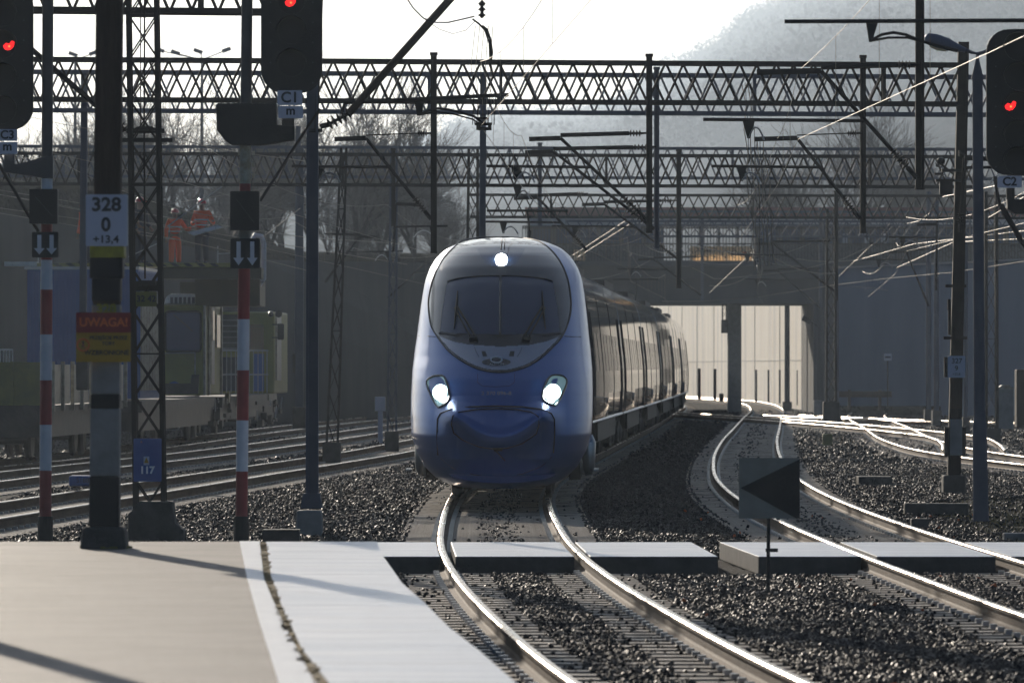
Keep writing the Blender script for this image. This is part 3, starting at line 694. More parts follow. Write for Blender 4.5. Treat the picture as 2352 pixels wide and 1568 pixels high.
# ---------------------------------------------------------------- overhead line gantries
def insulator(mb, a, b, r=.055, n=5):
    prof = [(0, .02)]
    for i in range(n):
        c = (i + .5) / n; prof += [(c - .32 / n, .022), (c - .06 / n, r), (c + .06 / n, r), (c + .32 / n, .022)]
    prof.append((1, .02)); mb.lathe(a, b, prof, 8)
def gantry(label, D0, D1, zt, zb, x0, x1, posts, masts, m, pitch=.64, ch=.07, br=.042, gap=.55, plates=()):
    Dx = lambda x: D0 + (D1 - D0) * x / 2352.0
    def Q(x, z, g): d = Dx(x) + g; return Vector(((x - CX) * Dx(x) / F, d, z))
    xm_ = (x0 + x1) / 2
    root = thing('overhead_gantry', label, 'gantry', Q(xm_, zb, 0), 'lattice gantries of the overhead line')
    A, B = Q(x0, 0, 0), Q(x1, 0, 0); Lm = (B - A).length; n = max(2, round(Lm / pitch))
    for g in (-gap / 2, gap / 2):
        for z in (zt, zb):
            obj('chord', MB().bar(Q(x0, z, g), Q(x1, z, g), ch), m, root)
    bt = MB()
    for k, g in enumerate((-gap / 2, gap / 2)):
        sh = .5 * k
        for i in range(n):
            q0, q1, q2 = (i + sh) / n, (i + .5 + sh) / n, (i + 1 + sh) / n
            X0, X1_, X2_ = (x0 + (x1 - x0) * min(q, 1) for q in (q0, q1, q2))
            bt.bar(Q(X0, zt, g), Q(X1_, zb, g), br, br * .9); bt.bar(Q(X1_, zb, g), Q(X2_, zt, g), br, br * .9)
    nl = max(2, round(Lm / 1.3))
    for i in range(nl):
        xa, xb = x0 + (x1 - x0) * i / nl, x0 + (x1 - x0) * (i + 1) / nl
        for z in (zt, zb): bt.bar(Q(xa, z, -gap / 2), Q(xb, z, gap / 2), br, br * .5)
        if i % 5 == 2:
            for g in (-gap / 2, gap / 2): bt.bar(Q(xa, zt, g), Q(xa, zb, g), br * 1.3)
    for (xa, xb) in plates:
        for z, h in ((zt, .16), (zb, .14)): bt.bar(Q(xa, z - .03, -gap / 2 - .05), Q(xb, z - .03, -gap / 2 - .05), h, .03)
    obj('lattice_bracing', bt, m, root)
    for (x, yb_, wp) in posts:
        D = Dx(x); zlow = H - (yb_ - YH) * D / F; X_ = GX(x, D); w_ = wp * D / F
        mb = MB()
        for s_ in (-1, 1): mb.bar((X_ + s_ * w_ * .33, D - .45, zlow), (X_ + s_ * w_ * .33, D - .45, zt + .12), w_ * .34, .10)
        mb.bar((X_, D - .41, zlow), (X_, D - .41, zt + .12), w_ * .5, .02); mb.box((X_, D - .45, zt + .12), (w_ * 1.25, .16, .05)); mb.box((X_, D - .45, zlow + .01), (w_ * 1.1, .13, .03))
        obj('drop_post', mb, m, root)
    for (xt, yt, xb, yb_, wt, wb_, kind) in masts:
        D = Dx(xt); a, b = P(xb, yb_, D), P(xt, yt, D); a.z = max(a.z, -.3)
        mb = MB()
        if kind == 'lattice': lattice(mb, a, b, wb_ * D / F, wt * D / F, .07, .035, .6)
        else:
            mb.bar(a, b, wb_ * D / F * .72, .2, w2=wt * D / F * .72)
            for s_ in (-1, 1):
                o_ = Vector((s_ * wb_ * D / F * .42, 0, 0)); o2 = Vector((s_ * wt * D / F * .42, 0, 0)); mb.bar(a + o_, b + o2, wb_ * D / F * .16, .24)
        obj('mast', mb, m, root)
        obj('mast_foundation', MB().bx(a.x - wb_ * D / F * .85, a.x + wb_ * D / F * .85, D - .3, D + .3, a.z - .3, a.z + .32), M['darkconc'], root, bevel=.03)
    return root
g1 = gantry('nearest lattice gantry, its lower chord crossing the top left corner', 85.4, 87.5, 7.45, 6.70, -60, 722, [], [], M['steel'], plates=((270, 370),))
obj('hanger_rod', MB().bar(P(726, 300, 87), P(740, -60, 87), .05).bar(P(706, 300, 87), P(740, 300, 87), .05), M['steel'], g1)
g2 = gantry('dark gantry spanning the picture above the train, ending at the mast with plate 327 9', 113.2, 115.6, 7.36, 6.67, -80, 2205,
       [(997, 582, 14), (1490, 536, 14), (1979, 536, 13)], [(2213, 97, 2190, 1132, 23, 30, 'box')], M['steel'], plates=((1078, 1128), (1560, 1600), (2170, 2200)))
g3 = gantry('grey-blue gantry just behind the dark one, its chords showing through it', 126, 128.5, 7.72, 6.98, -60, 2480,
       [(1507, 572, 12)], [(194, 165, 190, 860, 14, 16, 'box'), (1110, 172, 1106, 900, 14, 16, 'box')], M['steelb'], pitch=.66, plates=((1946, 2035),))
g4 = gantry('dark middle gantry behind the top of the train cab', 162, 165, 7.32, 6.56, -60, 2240,
       [(1558, 662, 11), (904, 520, 9)], [(1087, 343, 1084, 800, 20, 26, 'lattice')], M['steel'], pitch=.66, plates=((1170, 1215), (1960, 2045)))
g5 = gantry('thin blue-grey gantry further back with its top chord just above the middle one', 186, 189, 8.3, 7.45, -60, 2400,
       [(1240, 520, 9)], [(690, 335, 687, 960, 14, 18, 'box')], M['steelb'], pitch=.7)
g6 = gantry('lower gantry crossing in front of the hillside, right of the train', 205, 208, 7.45, 6.75, 1080, 2380,
       [(1919, 690, 9)], [(1909, 480, 1909, 945, 18, 22, 'lattice')], M['steel'], pitch=.7)
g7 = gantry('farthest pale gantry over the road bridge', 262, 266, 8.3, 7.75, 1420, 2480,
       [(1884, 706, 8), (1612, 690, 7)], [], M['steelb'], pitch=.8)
g8 = gantry('small dark gantry close to the bridge above the coaches', 236, 238, 7.3, 6.75, 1300, 2230, [], [], M['steelb'], pitch=.8)
# high gantry that carries the thick drop post at upper right
g9 = gantry('gantry above the picture that carries the thick drop post at upper right', 92, 92, 8.05, 7.38, 1850, 2700, [(2108, 437, 20)], [], M['steel'])
# right mast number plate and bands
D = 115.4; u = D / F
pl = obj('number_plate', MB().prism(rrect(2175, 2215, 817, 867, 2, D, -.20), (0, .01, 0)), M['plate'], g2)
text('lettering', '327', .125, P(2196, 829, D) + Vector((0, -.205, 0)), M['ink'], pl, bold=.002)
text('lettering', '9', .125, P(2195, 846, D) + Vector((0, -.205, 0)), M['ink'], pl, bold=.002)
text('lettering', '+25,8', .06, P(2195, 859, D) + Vector((0, -.205, 0)), M['ink'], pl)
obj('plate_bracket', MB().bx(GX(2167, D), GX(2175, D), D - .2, D - .1, GZ(866, D), GZ(820, D)), M['steel'], g2)
for (y0, y1, m_) in ((868, 938, 'wood'), (962, 1045, 'postgrey')):
    obj('painted_band', MB().bx(GX(2181, D), GX(2209, D), D - .135, D - .125, GZ(y1, D), GZ(y0, D)), M[m_], g2)
mb = MB()
for s_ in (2174, 2214): mb.bar(P(s_, 980, D), P(s_ - 1, 1048, D), .07, .15)
mb.bar(P(2166, 776, D) + Vector((0, -.15, 0)), P(2220, 776, D) + Vector((0, -.15, 0)), .05); mb.bar(P(2170, 657, D) + Vector((0, -.15, 0)), P(2218, 657, D) + Vector((0, -.15, 0)), .05)
mb.box(P(2180, 700, D), (.06, .06, .2)); mb.box(P(2181, 740, D), (.05, .05, .45))
obj('mast_fittings', mb, M['steel'], g2)
mb = MB()
for (x, y, w_, h_) in ((2183, 415, 70, 6), (2186, 392, 48, 7), (2172, 430, 30, 34), (2155, 400, 20, 5)): mb.box(P(x, y, D) + Vector((0, -.1, 0)), (w_ * u, .12, h_ * u))
mb.bar(P(2190, 400, D), P(2160, 375, D), .04, n=6); mb.lathe(P(2152, 372, D), P(2170, 368, D), [(0, .03), (.3, .07), (.7, .07), (1, .03)], 8); insulator(mb, P(2150, 382, D), P(2168, 368, D), .06, 3)
obj('switch_gear', mb, M['black'], g2)

# ---------------------------------------------------------------- cantilevers
def cantilever(label, D, px, tx_, zlow=4.62, zm=6.04, zc=5.25, reg=None, d=-.5, top='tube', dark='steel', mess=.55):
    "px, tx_: post and track x in metres at depth D"
    s = 1 if tx_ > px else -1
    y = D + d
    root = thing('cantilever', label, 'cantilever', (px, y, zlow), 'cantilevers holding the contact wires')
    a = Vector((px + s * .03, y, zlow)); elbow = Vector((tx_ - s * mess, y, zm)); end = Vector((tx_, y, zm - .02))
    mb = MB(); mb.bar(a, a.lerp(elbow, .10), .07, n=6); q = a.lerp(elbow, .10); q2 = a.lerp(elbow, .26)
    mb.bar(q2, elbow, .062, n=8); mb.bar(elbow, end, .075, .08); obj('boom', mb, M[dark], root)
    mi = MB(); insulator(mi, q, q2, .065, 5); obj('insulator', mi, M['steel'], root)
    mt = MB(); p = Vector((px, y, zm + .09)); b1 = p.lerp(elbow + Vector((0, 0, .06)), .22); b0 = p.lerp(elbow, .08)
    if top == 'tube': mt.bar(b1, elbow + Vector((0, 0, .05)), .075, n=6)
    else: mt.bar(b1, elbow + Vector((0, 0, .05)), .022, n=5)
    mt.bar(p, b0, .04, n=5); obj('top_stay', mt, M[dark], root)
    mi = MB(); insulator(mi, b0, b1, .06, 4); obj('insulator', mi, M['steel'], root)
    zr = zc + .28; k = (zr - zlow) / (zm - zlow); a2 = a.lerp(elbow, k); e2 = Vector((tx_ + s * .75, y, zr + .02))
    mr = MB(); mr.bar(a2, e2, .05, n=6); tr = a2.lerp(e2, .72)
    mr.prism([tr + Vector((-.09, -.01, 0)), tr + Vector((.09, -.01, 0)), tr + Vector((.02, -.01, -.26)), tr + Vector((-.02, -.01, -.26))], (0, .02, 0)); obj('registration_tube', mr, M[dark], root)
    c = tr + Vector((0, 0, -.25)); f = Vector((tx_ - s * .1, y, zc + .01)); ms = MB()
    n_ = 8; pts = [c.lerp(f, i / n_) + Vector((0, 0, .16 * math.sin(PI * i / n_) ** .8)) for i in range(n_ + 1)]
    ms.tube(pts, .014, 5); obj('steady_arm', ms, M['galv'], root)
    return root
def cimg(label, D, postx, tx_, **k): return cantilever(label, D, GX(postx, D), tx_, d=-.5, **k)
cimg('cantilever on the drop post left of the train cab, boom sloping down to the right', 115, 995, GX(770, 115), top='rod')
cimg('cantilever on the drop post straight above the coaches, with a tube stay', 115, 1488, GX(1215, 115))
cimg('cantilever on the right-hand drop post of the dark gantry, with a thin stay', 115, 1976, GX(1730, 115), top='rod', mess=.75)
cimg('big dark cantilever on the thick drop post at upper right', 92, 2106, GX(1735, 92), zlow=4.68, zm=6.18, zc=5.2, mess=.9)
cimg('cantilever behind the second drop post above the coaches', 127, 1505, .25, zlow=4.7, zm=6.2)
cimg('cantilever on the middle gantry ending just above the coach roofs', 164, 1556, 1.75, zlow=4.75, zm=6.1)
cimg('cantilever on the middle gantry at the left of the cab', 164, 902, GX(960, 164), zlow=4.9, zm=6.1)
cimg('cantilever on the lower gantry right of the bridge opening', 206, 1917, T2(206) - 0, zlow=4.4, zm=5.9)
cimg('cantilever over the rear coaches near the bridge', 236, 1612, T1(236), zlow=4.6, zm=5.9)
cimg('far cantilever close to the bridge girder', 264, 1884, T2(264), zlow=4.4, zm=5.9)
cimg('cantilever fixed to the mast with plate 327 9', 115.3, 2196, GX(2285, 115), zlow=4.4, zm=5.7)
for (D_, px_, tx_, lab, kw) in ((178, GX(2150, 178), float(T4(178)), 'cantilever in front of the blue-grey wall, upper one', dict(zlow=4.1, zm=5.9)),
                            (215, GX(2133, 215), float(T4(215)), 'cantilever in front of the blue-grey wall, farther one', dict(zlow=4.0, zm=5.8)),
                            (150, GX(1350, 150), GX(1180, 150), 'cantilever just above the roof of the train cab', dict(zlow=4.7, zm=5.9, zc=5.05)),
                            (200, GX(745, 200), GX(870, 200), 'cantilever on the leaning lattice mast left of the train', dict(zlow=4.6, zm=6.0)),
                            (245, GX(890, 245), GX(1010, 245), 'small cantilever on the thin lattice mast beside the cab', dict(zlow=4.6, zm=5.9))):
    cantilever(lab, D_, px_, tx_, **kw)
# near left: boom from the tapered mast, cut by the top edge
D = 87.0
r = thing('cantilever', 'large near cantilever rising from the tapered mast to the top edge above the train', 'cantilever', P(740, 290, D), 'cantilevers holding the contact wires')
obj('boom', MB().bar(P(800, 262, D), P(1037, -5, D), .105, n=10).bar(P(1037, -5, D), P(1085, -60, D), .105, n=10), M['wood'], r)
mi = MB(); insulator(mi, P(752, 288, D), P(806, 258, D), .085, 5); mi.bar(P(735, 291, D), P(756, 286, D), .07, n=6); obj('insulator', mi, M['steel'], r)
mb = MB(); mb.bar(P(790, 236, D), P(1168, 218, D), .055, n=8); mb.bar(P(784, 262, D), P(792, 236, D), .04, n=6)
mb.prism([P(951, 232, D), P(974, 231, D), P(968, 266, D), P(958, 266, D)], (0, .02, 0)); obj('registration_tube', mb, M['steel'], r)
mb = MB(); mb.tube([P(x, y, D) for x, y in ((966, 263), (985, 254), (1006, 249), (1032, 252), (1062, 260), (1090, 268), (1108, 284))], .018, 6)
mb.tube([P(x, y, D) for x, y in ((966, 264), (1000, 257), (1040, 262), (1085, 274), (1108, 288))], .012, 6); obj('steady_arm', mb, M['steel'], r)
mb = MB()
for (x, y, w_, h_) in ((1110, 285, 40, 6), (1108, 272, 26, 5), (1114, 296, 30, 7), (1099, 293, 10, 12), (1125, 290, 8, 14)): mb.box(P(x, y, D), (w_ * D / F, .1, h_ * D / F))
for x in (1085, 1095, 1121, 1135): mb.bar(P(x, 287, D), P(x + 4, 215, D), .012, n=5)
obj('wire_clamp', mb, M['steel'], r)
D = 83.5
r = thing('cantilever', 'thick dark bar sloping down to the right behind the leftmost signal mast', 'cantilever', P(60, 102, D), 'cantilevers holding the contact wires')
obj('boom', MB().bar(P(20, 68, D), P(250, 268, D), .075, n=8), M['steel'], r); mi = MB(); insulator(mi, P(250, 268, D), P(290, 300, D), .07, 5); obj('insulator', mi, M['steel'], r)
r = thing('jumper_cable', 'bundle of thin wires hanging down over the right-hand track in the middle distance', 'cable', P(1735, 300, 130))
rq = random.Random(8)
for k in range(9):
    x0 = 1706 + k * 6; pts = []
    for j in range(9): pts.append(P(x0 + j * 3.4 + rq.uniform(-5, 5), (190 if k < 4 else 320) + (430 if k < 4 else 290) * j / 8, 128 + k))
    obj('hanger_wire', MB().tube(pts, .006 if k % 2 else .009, 4), M['steel' if k % 2 else 'wire'], r)
D = 87.0
# insulator string and hanging jumper above the train
r = thing('jumper_cable', 'hanging jumper cable with an insulator string above the train cab', 'cable', P(1107, 10, D))
mb = MB(); mb.tube([P(x, y, D) for x, y in ((1107, 60), (1118, 68), (1126, 90), (1130, 120), (1126, 150), (1134, 178))], [.02, .02, .018, .02, .022, .012], 6)
mb.tube([P(x, y, D) for x, y in ((1085, 44), (1100, 55), (1114, 70), (1124, 100), (1126, 140))], .014, 6); mb.tube([P(x, y, D) for x, y in ((1107, -30), (1107, 12))], .01, 5); obj('cable', mb, M['rubber'], r)
mi = MB(); insulator(mi, P(1107, 2, D), P(1107, 42, D), .05, 3); mi.box(P(1107, 10, D), (.08, .06, .04)); obj('insulator', mi, M['steel'], r)
mb = MB()
for k in range(5):
    x0 = 1088 + k * 10; mb.tube([P(x0 + 4, 60, D), P(x0 - 6 + k, 150, D), P(x0, 230, D), P(x0 + 2, 285, D)], .004, 4)
obj('hanger_wire', mb, M['wire'], r)
r = tag(obj('sagging_cable', MB().tube([P(x, y, 80) for x, y in ((933, -5), (950, 20), (972, 42), (1000, 52), (1030, 52), (1065, 44), (1090, 38))], .009, 5).tube([P(x, y, 80) for x, y in ((975, 45), (1010, 68), (1040, 78), (1070, 70), (1090, 50))], .004, 4), M['rubber']), 'thin cables sagging beside the large cantilever boom at the top', 'cable')
# near right registration arm
D = 67.0
r = thing('cantilever', 'near registration arm crossing the top right corner with a curved steady arm', 'cantilever', P(2380, 47, D), 'cantilevers holding the contact wires')
mb = MB(); mb.bar(P(1802, 50, D), P(2460, 47, D), .045, n=8); mb.prism([P(1989, 52, D), P(2017, 52, D), P(2003, 97, D), P(1996, 97, D)], (0, .02, 0)); obj('registration_tube', mb, M['black'], r)
mb = MB(); mb.tube([P(x, y, D) for x, y in ((2002, 92), (2025, 80), (2052, 75), (2080, 80), (2110, 92), (2150, 106), (2200, 118))], .017, 6)
mb.tube([P(x, y, D) for x, y in ((2002, 94), (2040, 87), (2085, 87), (2120, 97), (2200, 116))], .014, 6); obj('steady_arm', mb, M['black'], r)

# ---------------------------------------------------------------- contact and messenger wires
def overhead(T, y0, y1, sup, label, zc0=5.3, zc1=5.0, zm=6.1, off=0.0, sag=.45, stag=.25, rw=.0042):
    root = thing('overhead_wire', label, 'overhead wire', T.at(y0, off, zc0), 'overhead wires above the tracks')
    zc = lambda y: zc0 + (zc1 - zc0) * min(1, (y - y0) / (y1 - y0))
    S = [s_ for s_ in sup]; cp = []; mp = []
    for i in range(len(S) - 1):
        a, b = S[i], S[i + 1]; sa, sb = (stag if i % 2 else -stag), (-stag if i % 2 else stag)
        zm0, zm1 = (zm if not isinstance(zm, dict) else zm.get(a, 6.1)), (zm if not isinstance(zm, dict) else zm.get(b, 6.1))
        pa, pb = T.at(a, off + sa), T.at(b, off + sb); n_ = 10
        cp.append((pa.x, pa.y, zc(a)))
        for k in range(n_ + (1 if i == len(S) - 2 else 0)):
            q = k / n_; p = pa.lerp(pb, q); mp.append((p.x, p.y, zm0 + (zm1 - zm0) * q - 4 * sag * q * (1 - q) * min(1, (b - a) / 45)))
        nd = max(2, int((b - a) / 6))
        for k in range(1, nd):
            q = k / nd; p = pa.lerp(pb, q); zz = zm0 + (zm1 - zm0) * q - 4 * sag * q * (1 - q) * min(1, (b - a) / 45)
            obj('dropper', MB().bar((p.x, p.y, zc(p.y)), (p.x, p.y, zz), .006, n=4), M['wire'], root, fix=False)
    pb = T.at(S[-1], off); cp.append((pb.x, pb.y, zc(S[-1])))
    obj('contact_wire', MB().tube(cp, rw, 6), M['wire'], root); obj('messenger_wire', MB().tube(mp, rw * 1.1, 6), M['wire'], root)
overhead(T1, 28, 330, [28, 58, 87, 115, 164, 206, 236, 290, 330], 'overhead wire of the blue train, falling from the top edge to the cab roof')
overhead(T2, 34, 330, [34, 67, 92, 115, 164, 206, 264, 330], 'overhead wire over the right-hand track, bright against the gantries', zm={34: 6.4, 67: 7.4, 92: 6.2, 115: 6.04}, sag=.3, rw=.0038)
overhead(L1, 78, 290, [78, 115, 164, 206, 260], 'overhead wire over the left-hand track beside the cab')
overhead(L3, 84, 240, [84, 127, 178, 240], 'overhead wire on the far left in front of the workers')
overhead(T4, 104, 280, [104, 140, 178, 215, 280], 'overhead wire across the blue-grey wall')
for i, (pts, rr) in enumerate((([(0, 437, 150), (390, 500, 165), (700, 545, 180), (930, 560, 200)], .009), ([(0, 447, 150), (300, 505, 163), (640, 560, 178), (935, 607, 200)], .009),
                 ([(0, 478, 140), (210, 507, 150), (520, 575, 168), (720, 625, 185)], .008), ([(0, 490, 140), (230, 528, 150), (420, 552, 168)], .008),
                 ([(370, 305, 100), (465, 335, 105), (560, 352, 110), (700, 370, 118)], .009), ([(380, 470, 150), (560, 440, 160), (700, 420, 170)], .007),
                 ([(1590, 615, 230), (1640, 640, 236), (1665, 640, 240), (1830, 622, 250), (1935, 595, 262), (2010, 560, 270), (2060, 510, 280)], .022),
                 ([(1520, 692, 240), (1610, 692, 245), (1740, 682, 250), (1905, 656, 240), (2030, 640, 225), (2190, 625, 200), (2352, 600, 180)], .020),
                 ([(1310, 590, 200), (1440, 505, 190)], .02), ([(1312, 600, 200), (1450, 512, 190)], .02), ([(1630, 672, 250), (1735, 572, 235)], .025), ([(1733, 572, 235), (1742, 620, 236)], .02),
                 ([(1925, 636, 240), (2007, 558, 235)], .022), ([(2055, 508, 160), (2080, 514, 160), (2110, 508, 158), (2135, 490, 156), (2153, 468, 155)], .018),
                 ([(2165, 452, 150), (2270, 430, 140), (2300, 424, 135)], .018), ([(2270, 500, 150), (2352, 452, 130)], .018), ([(1960, 600, 230), (2100, 560, 220), (2352, 530, 200)], .02), ([(2060, 615, 225), (2190, 556, 215), (2352, 548, 200)], .02),
                 ([(1925, 655, 250), (2010, 662, 250), (2040, 667, 250)], .02), ([(540, 560, 172), (570, 540, 172), (600, 500, 172)], .018), ([(590, 555, 175), (690, 478, 180)], .018),
                 ([(905, 575, 245), (930, 560, 245), (950, 555, 245)], .02), ([(858, 465, 200), (890, 505, 200)], .03), ([(865, 430, 200), (885, 440, 200), (905, 398, 200)], .015))):
    tag(obj('overhead_wire', MB().tube([P(*p) for p in pts], rr * (.36 if rr > .012 else .8), 5), M['wire']), None, 'overhead wire', 'loose spans and feeder wires of the overhead line')['label'] = [
        'uppermost thin feeder wire crossing the far left below the truss', 'second thin feeder wire on the far left, ending beside the cab', 'thin wire passing in front of the upper part of the workers', 'short thin wire ending behind plate 328',
        'dark wire running down from the lattice mast cross-arm', 'pale wire rising to the right past the workers', 'bright sagging cable above the bridge girder', 'long bright cable crossing at the lower edge of the bridge girder',
        'bright wire rising to the right beside the cab roof, upper of two', 'bright wire rising to the right beside the cab roof, lower of two', 'bright slanting tube in front of the bridge girder', 'short bright rod at the top of the slanting tube',
        'bright slanting rod left of the blue-grey wall', 'bright curved wire end hanging under the right-hand gantry', 'short bright wire right of the mast with plate 327 9', 'wire rising to the right edge under plate C2', 'upper long bright wire across the top of the blue-grey wall', 'lower long bright wire across the top of the blue-grey wall',
        'short wavy bright wire in front of the blue-grey wall', 'short bright wire beside the workers railing', 'bright wire rising right from the work platform', 'small looped bright wire left of the train roof', 'short bright bracket left of the train above the loop', 'small bright hook-shaped wire near the leaning lattice mast'][i]

rs = random.Random(5); cl_ = MB()
mb = MB(); c = P(2014, 542, 170)
for k in range(3): mb.tube([c + Vector(((.25 + .02 * k) * math.cos(a), .03 * k, (.2 + .02 * k) * math.sin(a))) for a in np.linspace(0, 2 * PI, 22)], .006, 4)
tag(obj('wire_coil', mb, M['steel']), 'coil of spare wire hanging above the left end of the blue-grey wall', 'wire coil')
for i in range(11):
    x = 1330 + i * 50; D = rs.uniform(180, 290); y = rs.uniform(560, 670); L_ = rs.uniform(60, 190); sl = rs.uniform(-.25, .3); sg = rs.uniform(4, 16)
    o = obj('span_wire', MB().tube([P(x + L_ * q, y - L_ * sl * q + sg * 4 * q * (1 - q), D + 12 * q) for q in (0, .15, .3, .45, .6, .75, .9, 1)], .010, 4), M['wire'])
    tag(o, 'thin span wire, one of many tangled in front of the dark bridge', 'span wire', 'thin span wires tangled in front of the bridge')
# ---------------------------------------------------------------- single masts and small trackside things
def lmast(name, label, cat, D, xb, yb_, xt, yt, wb_, wt, m, kind='lattice', group=None, pitch=.7, leg=.05):
    u = D / F; a, b = P(xb, yb_, D), P(xt, yt, D); r = thing(name, label, cat, a, group); mb = MB()
    if kind == 'lattice': lattice(mb, a, b, wb_ * u, wt * u, leg, .028, pitch, both=False)
    else: mb.bar(a, b, wb_ * u, n=10, w2=wt * u)
    obj('mast_frame', mb, m, r)
    obj('mast_foundation', MB().bx(a.x - wb_ * u * .8, a.x + wb_ * u * .8, D - .3, D + .3, a.z - .4, a.z + .25), M['darkconc'], r)
    return r
gm_ = 'masts standing between the tracks'
lmast('lattice_mast', 'dark leaning lattice mast between the tapered mast and the train', 'mast', 150, 762, 1040, 790, 340, 26, 12, M['steel'], group=gm_)
lmast('lattice_mast', 'thin pale lattice mast closest to the left side of the cab', 'mast', 170, 900, 1012, 905, 340, 20, 13, M['steelb'], group=gm_)
lmast('lattice_mast', 'lattice mast standing against the blue-grey wall at right', 'mast', 190, 2277, 1003, 2276, 440, 25, 24, M['steel'], group=gm_, leg=.09)
lmast('lattice_mast', 'hazy lattice mast at the right end of the bridge', 'mast', 255, 1912, 945, 1912, 690, 24, 22, M['steelb'], group=gm_, leg=.09)
lmast('steel_mast', 'plain hazy pole in front of the blue-grey wall, left of a pair', 'mast', 245, 2133, 955, 2133, 440, 13, 12, M['steelb'], 'round', gm_)
lmast('steel_mast', 'plain hazy pole in front of the blue-grey wall, right of a pair', 'mast', 240, 2151, 958, 2151, 460, 13, 10, M['steelb'], 'round', gm_)
lmast('steel_mast', 'pale pole just right of the mast with plate 327 9', 'mast', 215, 2218, 975, 2218, 560, 10, 10, M['steelb'], 'round', gm_)
lmast('steel_mast', 'thick dark pole with lamp arm at the right side of the bridge opening', 'mast', 300, 1889, 950, 1889, 690, 26, 24, M['bridge'], 'round', gm_)
lmast('steel_mast', 'pole with zigzag chain in front of the sunlit wall', 'mast', 322, 1808, 934, 1808, 698, 13, 12, M['steelb'], 'round', gm_)
lmast('steel_mast', 'thin pale pole behind the tapered mast', 'mast', 220, 683, 830, 685, 290, 14, 12, M['steelb'], 'round', gm_)
lmast('lattice_mast', 'short lattice hanger under the bridge girder in front of the sunlit wall', 'mast', 316, 1664, 746, 1664, 698, 9, 9, M['steel'], group=gm_, pitch=.4, leg=.06)
for i, (x, y0, y1, w_) in enumerate(((1606, 846, 916, 8), (1642, 847, 918, 8), (1737, 849, 922, 5), (1765, 849, 924, 5), (1791, 849, 926, 5), (1831, 850, 930, 3))):
    D = 330
    tag(obj('fence_post', MB().bar(P(x, y1, D), P(x, y0, D), w_ * D / F, n=6), M['bridge']), ['leftmost dark post against the sunlit wall, next to the last coach', 'second dark post against the sunlit wall', 'thin dark post right of the concrete column', 'thin dark post, second right of the column', 'thin dark post beside the zigzag pole', 'thinnest dark post at the right end of the sunlit wall'][i], 'post', 'posts in front of the sunlit wall')
r = thing('stop_sign', 'small square signal board on a thin pole in front of the blue-grey wall', 'sign', P(2039, 930, 250)); D = 250
obj('sign_board', MB().prism(rrect(2031, 2048, 812, 828, 2, D), (0, .03, 0)), M['mwhite'], r); obj('sign_bar', MB().prism(rrect(2033, 2046, 818, 822, .5, D, -.01), (0, .005, 0)), M['ink'], r); obj('sign_post', MB().bar(P(2039, 826, D) + Vector((0, .03, 0)), P(2039, 940, D) + Vector((0, .03, 0)), .05, n=6), M['steel'], r)
r = thing('buffer_stop', 'low dark wooden barrier in front of the blue-grey wall', 'barrier', P(1985, 930, 262)); D = 262
obj('cross_beam', MB().bx(GX(1924, D), GX(2048, D), D - .1, D + .1, GZ(912, D), GZ(898, D)), M['wood'], r)
for x in (1951, 2021): obj('leg', MB().bar(P(x, 895, D), P(x, 942, D), .12), M['wood'], r)
r = thing('trackside_cabinet', 'grey cabinet with a rounded lid at the foot of the lattice mast, far right', 'cabinet', P(2310, 962, 205)); D = 205
obj('cabinet_body', MB().bx(GX(2291, D), GX(2328, D), D, D + .5, GZ(985, D), GZ(893, D)), M['postgrey'], r, bevel=.02); obj('cabinet_lid', MB().prism([P(x, y, D) + Vector((0, -.04, 0)) for x, y in ((2288, 893), (2302, 884), (2316, 884), (2331, 893))], (0, .6, 0)), M['sill'], r)
r = thing('trackside_cabinet', 'light grey cabinet on a short leg, left of the train', 'cabinet', P(872, 985, 190)); D = 190
obj('cabinet_body', MB().bx(GX(861, D), GX(885, D), D, D + .3, GZ(944, D), GZ(911, D)), M['plate'], r, bevel=.02); obj('leg', MB().bx(GX(868, D), GX(879, D), D + .05, D + .2, -.3, GZ(944, D)), M['plate'], r)
tag(obj('relay_box', MB().bx(GX(1890, 175), GX(1912, 175), 175, 175.4, GZ(1022, 175), GZ(996, 175)), M['dkyel'], bevel=.02), 'small yellow box on the ballast right of the train', 'box')
tag(obj('relay_box', MB().bx(GX(1652, 320), GX(1662, 320), 320, 320.3, GZ(922, 320), GZ(903, 320)), M['black'], bevel=.04), 'small black bollard-like box before the sunlit wall', 'box')
tag(obj('relay_box', MB().bx(GX(1869, 262), GX(1887, 262), 262, 262.4, GZ(955, 262), GZ(919, 262)), M['postgrey'], bevel=.04), 'grey box at the foot of the bridge pier', 'box')
r = tag(obj('trackside_box', MB().bx(GX(158, 108), GX(215, 108), 108, 108.5, GZ(1116, 108), GZ(1092, 108)), M['contblue'], bevel=.03), 'low pale blue box with lettering S1, beside the left rails', 'box')
text('lettering', 'S188', .11, P(190, 1103, 108) + Vector((0, -.004, 0)), M['ink'], r)
tag(obj('brick_pillar', MB().bx(GX(2335, 190), GX(2400, 190), 190, 190.8, GZ(982, 190), GZ(848, 190)), M['wood'], bevel=.03), 'dark pillar cut by the right edge, behind the grey cabinet', 'pillar')
tag(obj('ground_plate', MB().bx(GX(1972, 123), GX(2050, 123), 123, 124, -.3, GZ(1094, 123)), M['darkconc'], bevel=.02), 'dark low cover with a bright top edge, on the ballast right of the curve', 'cover')
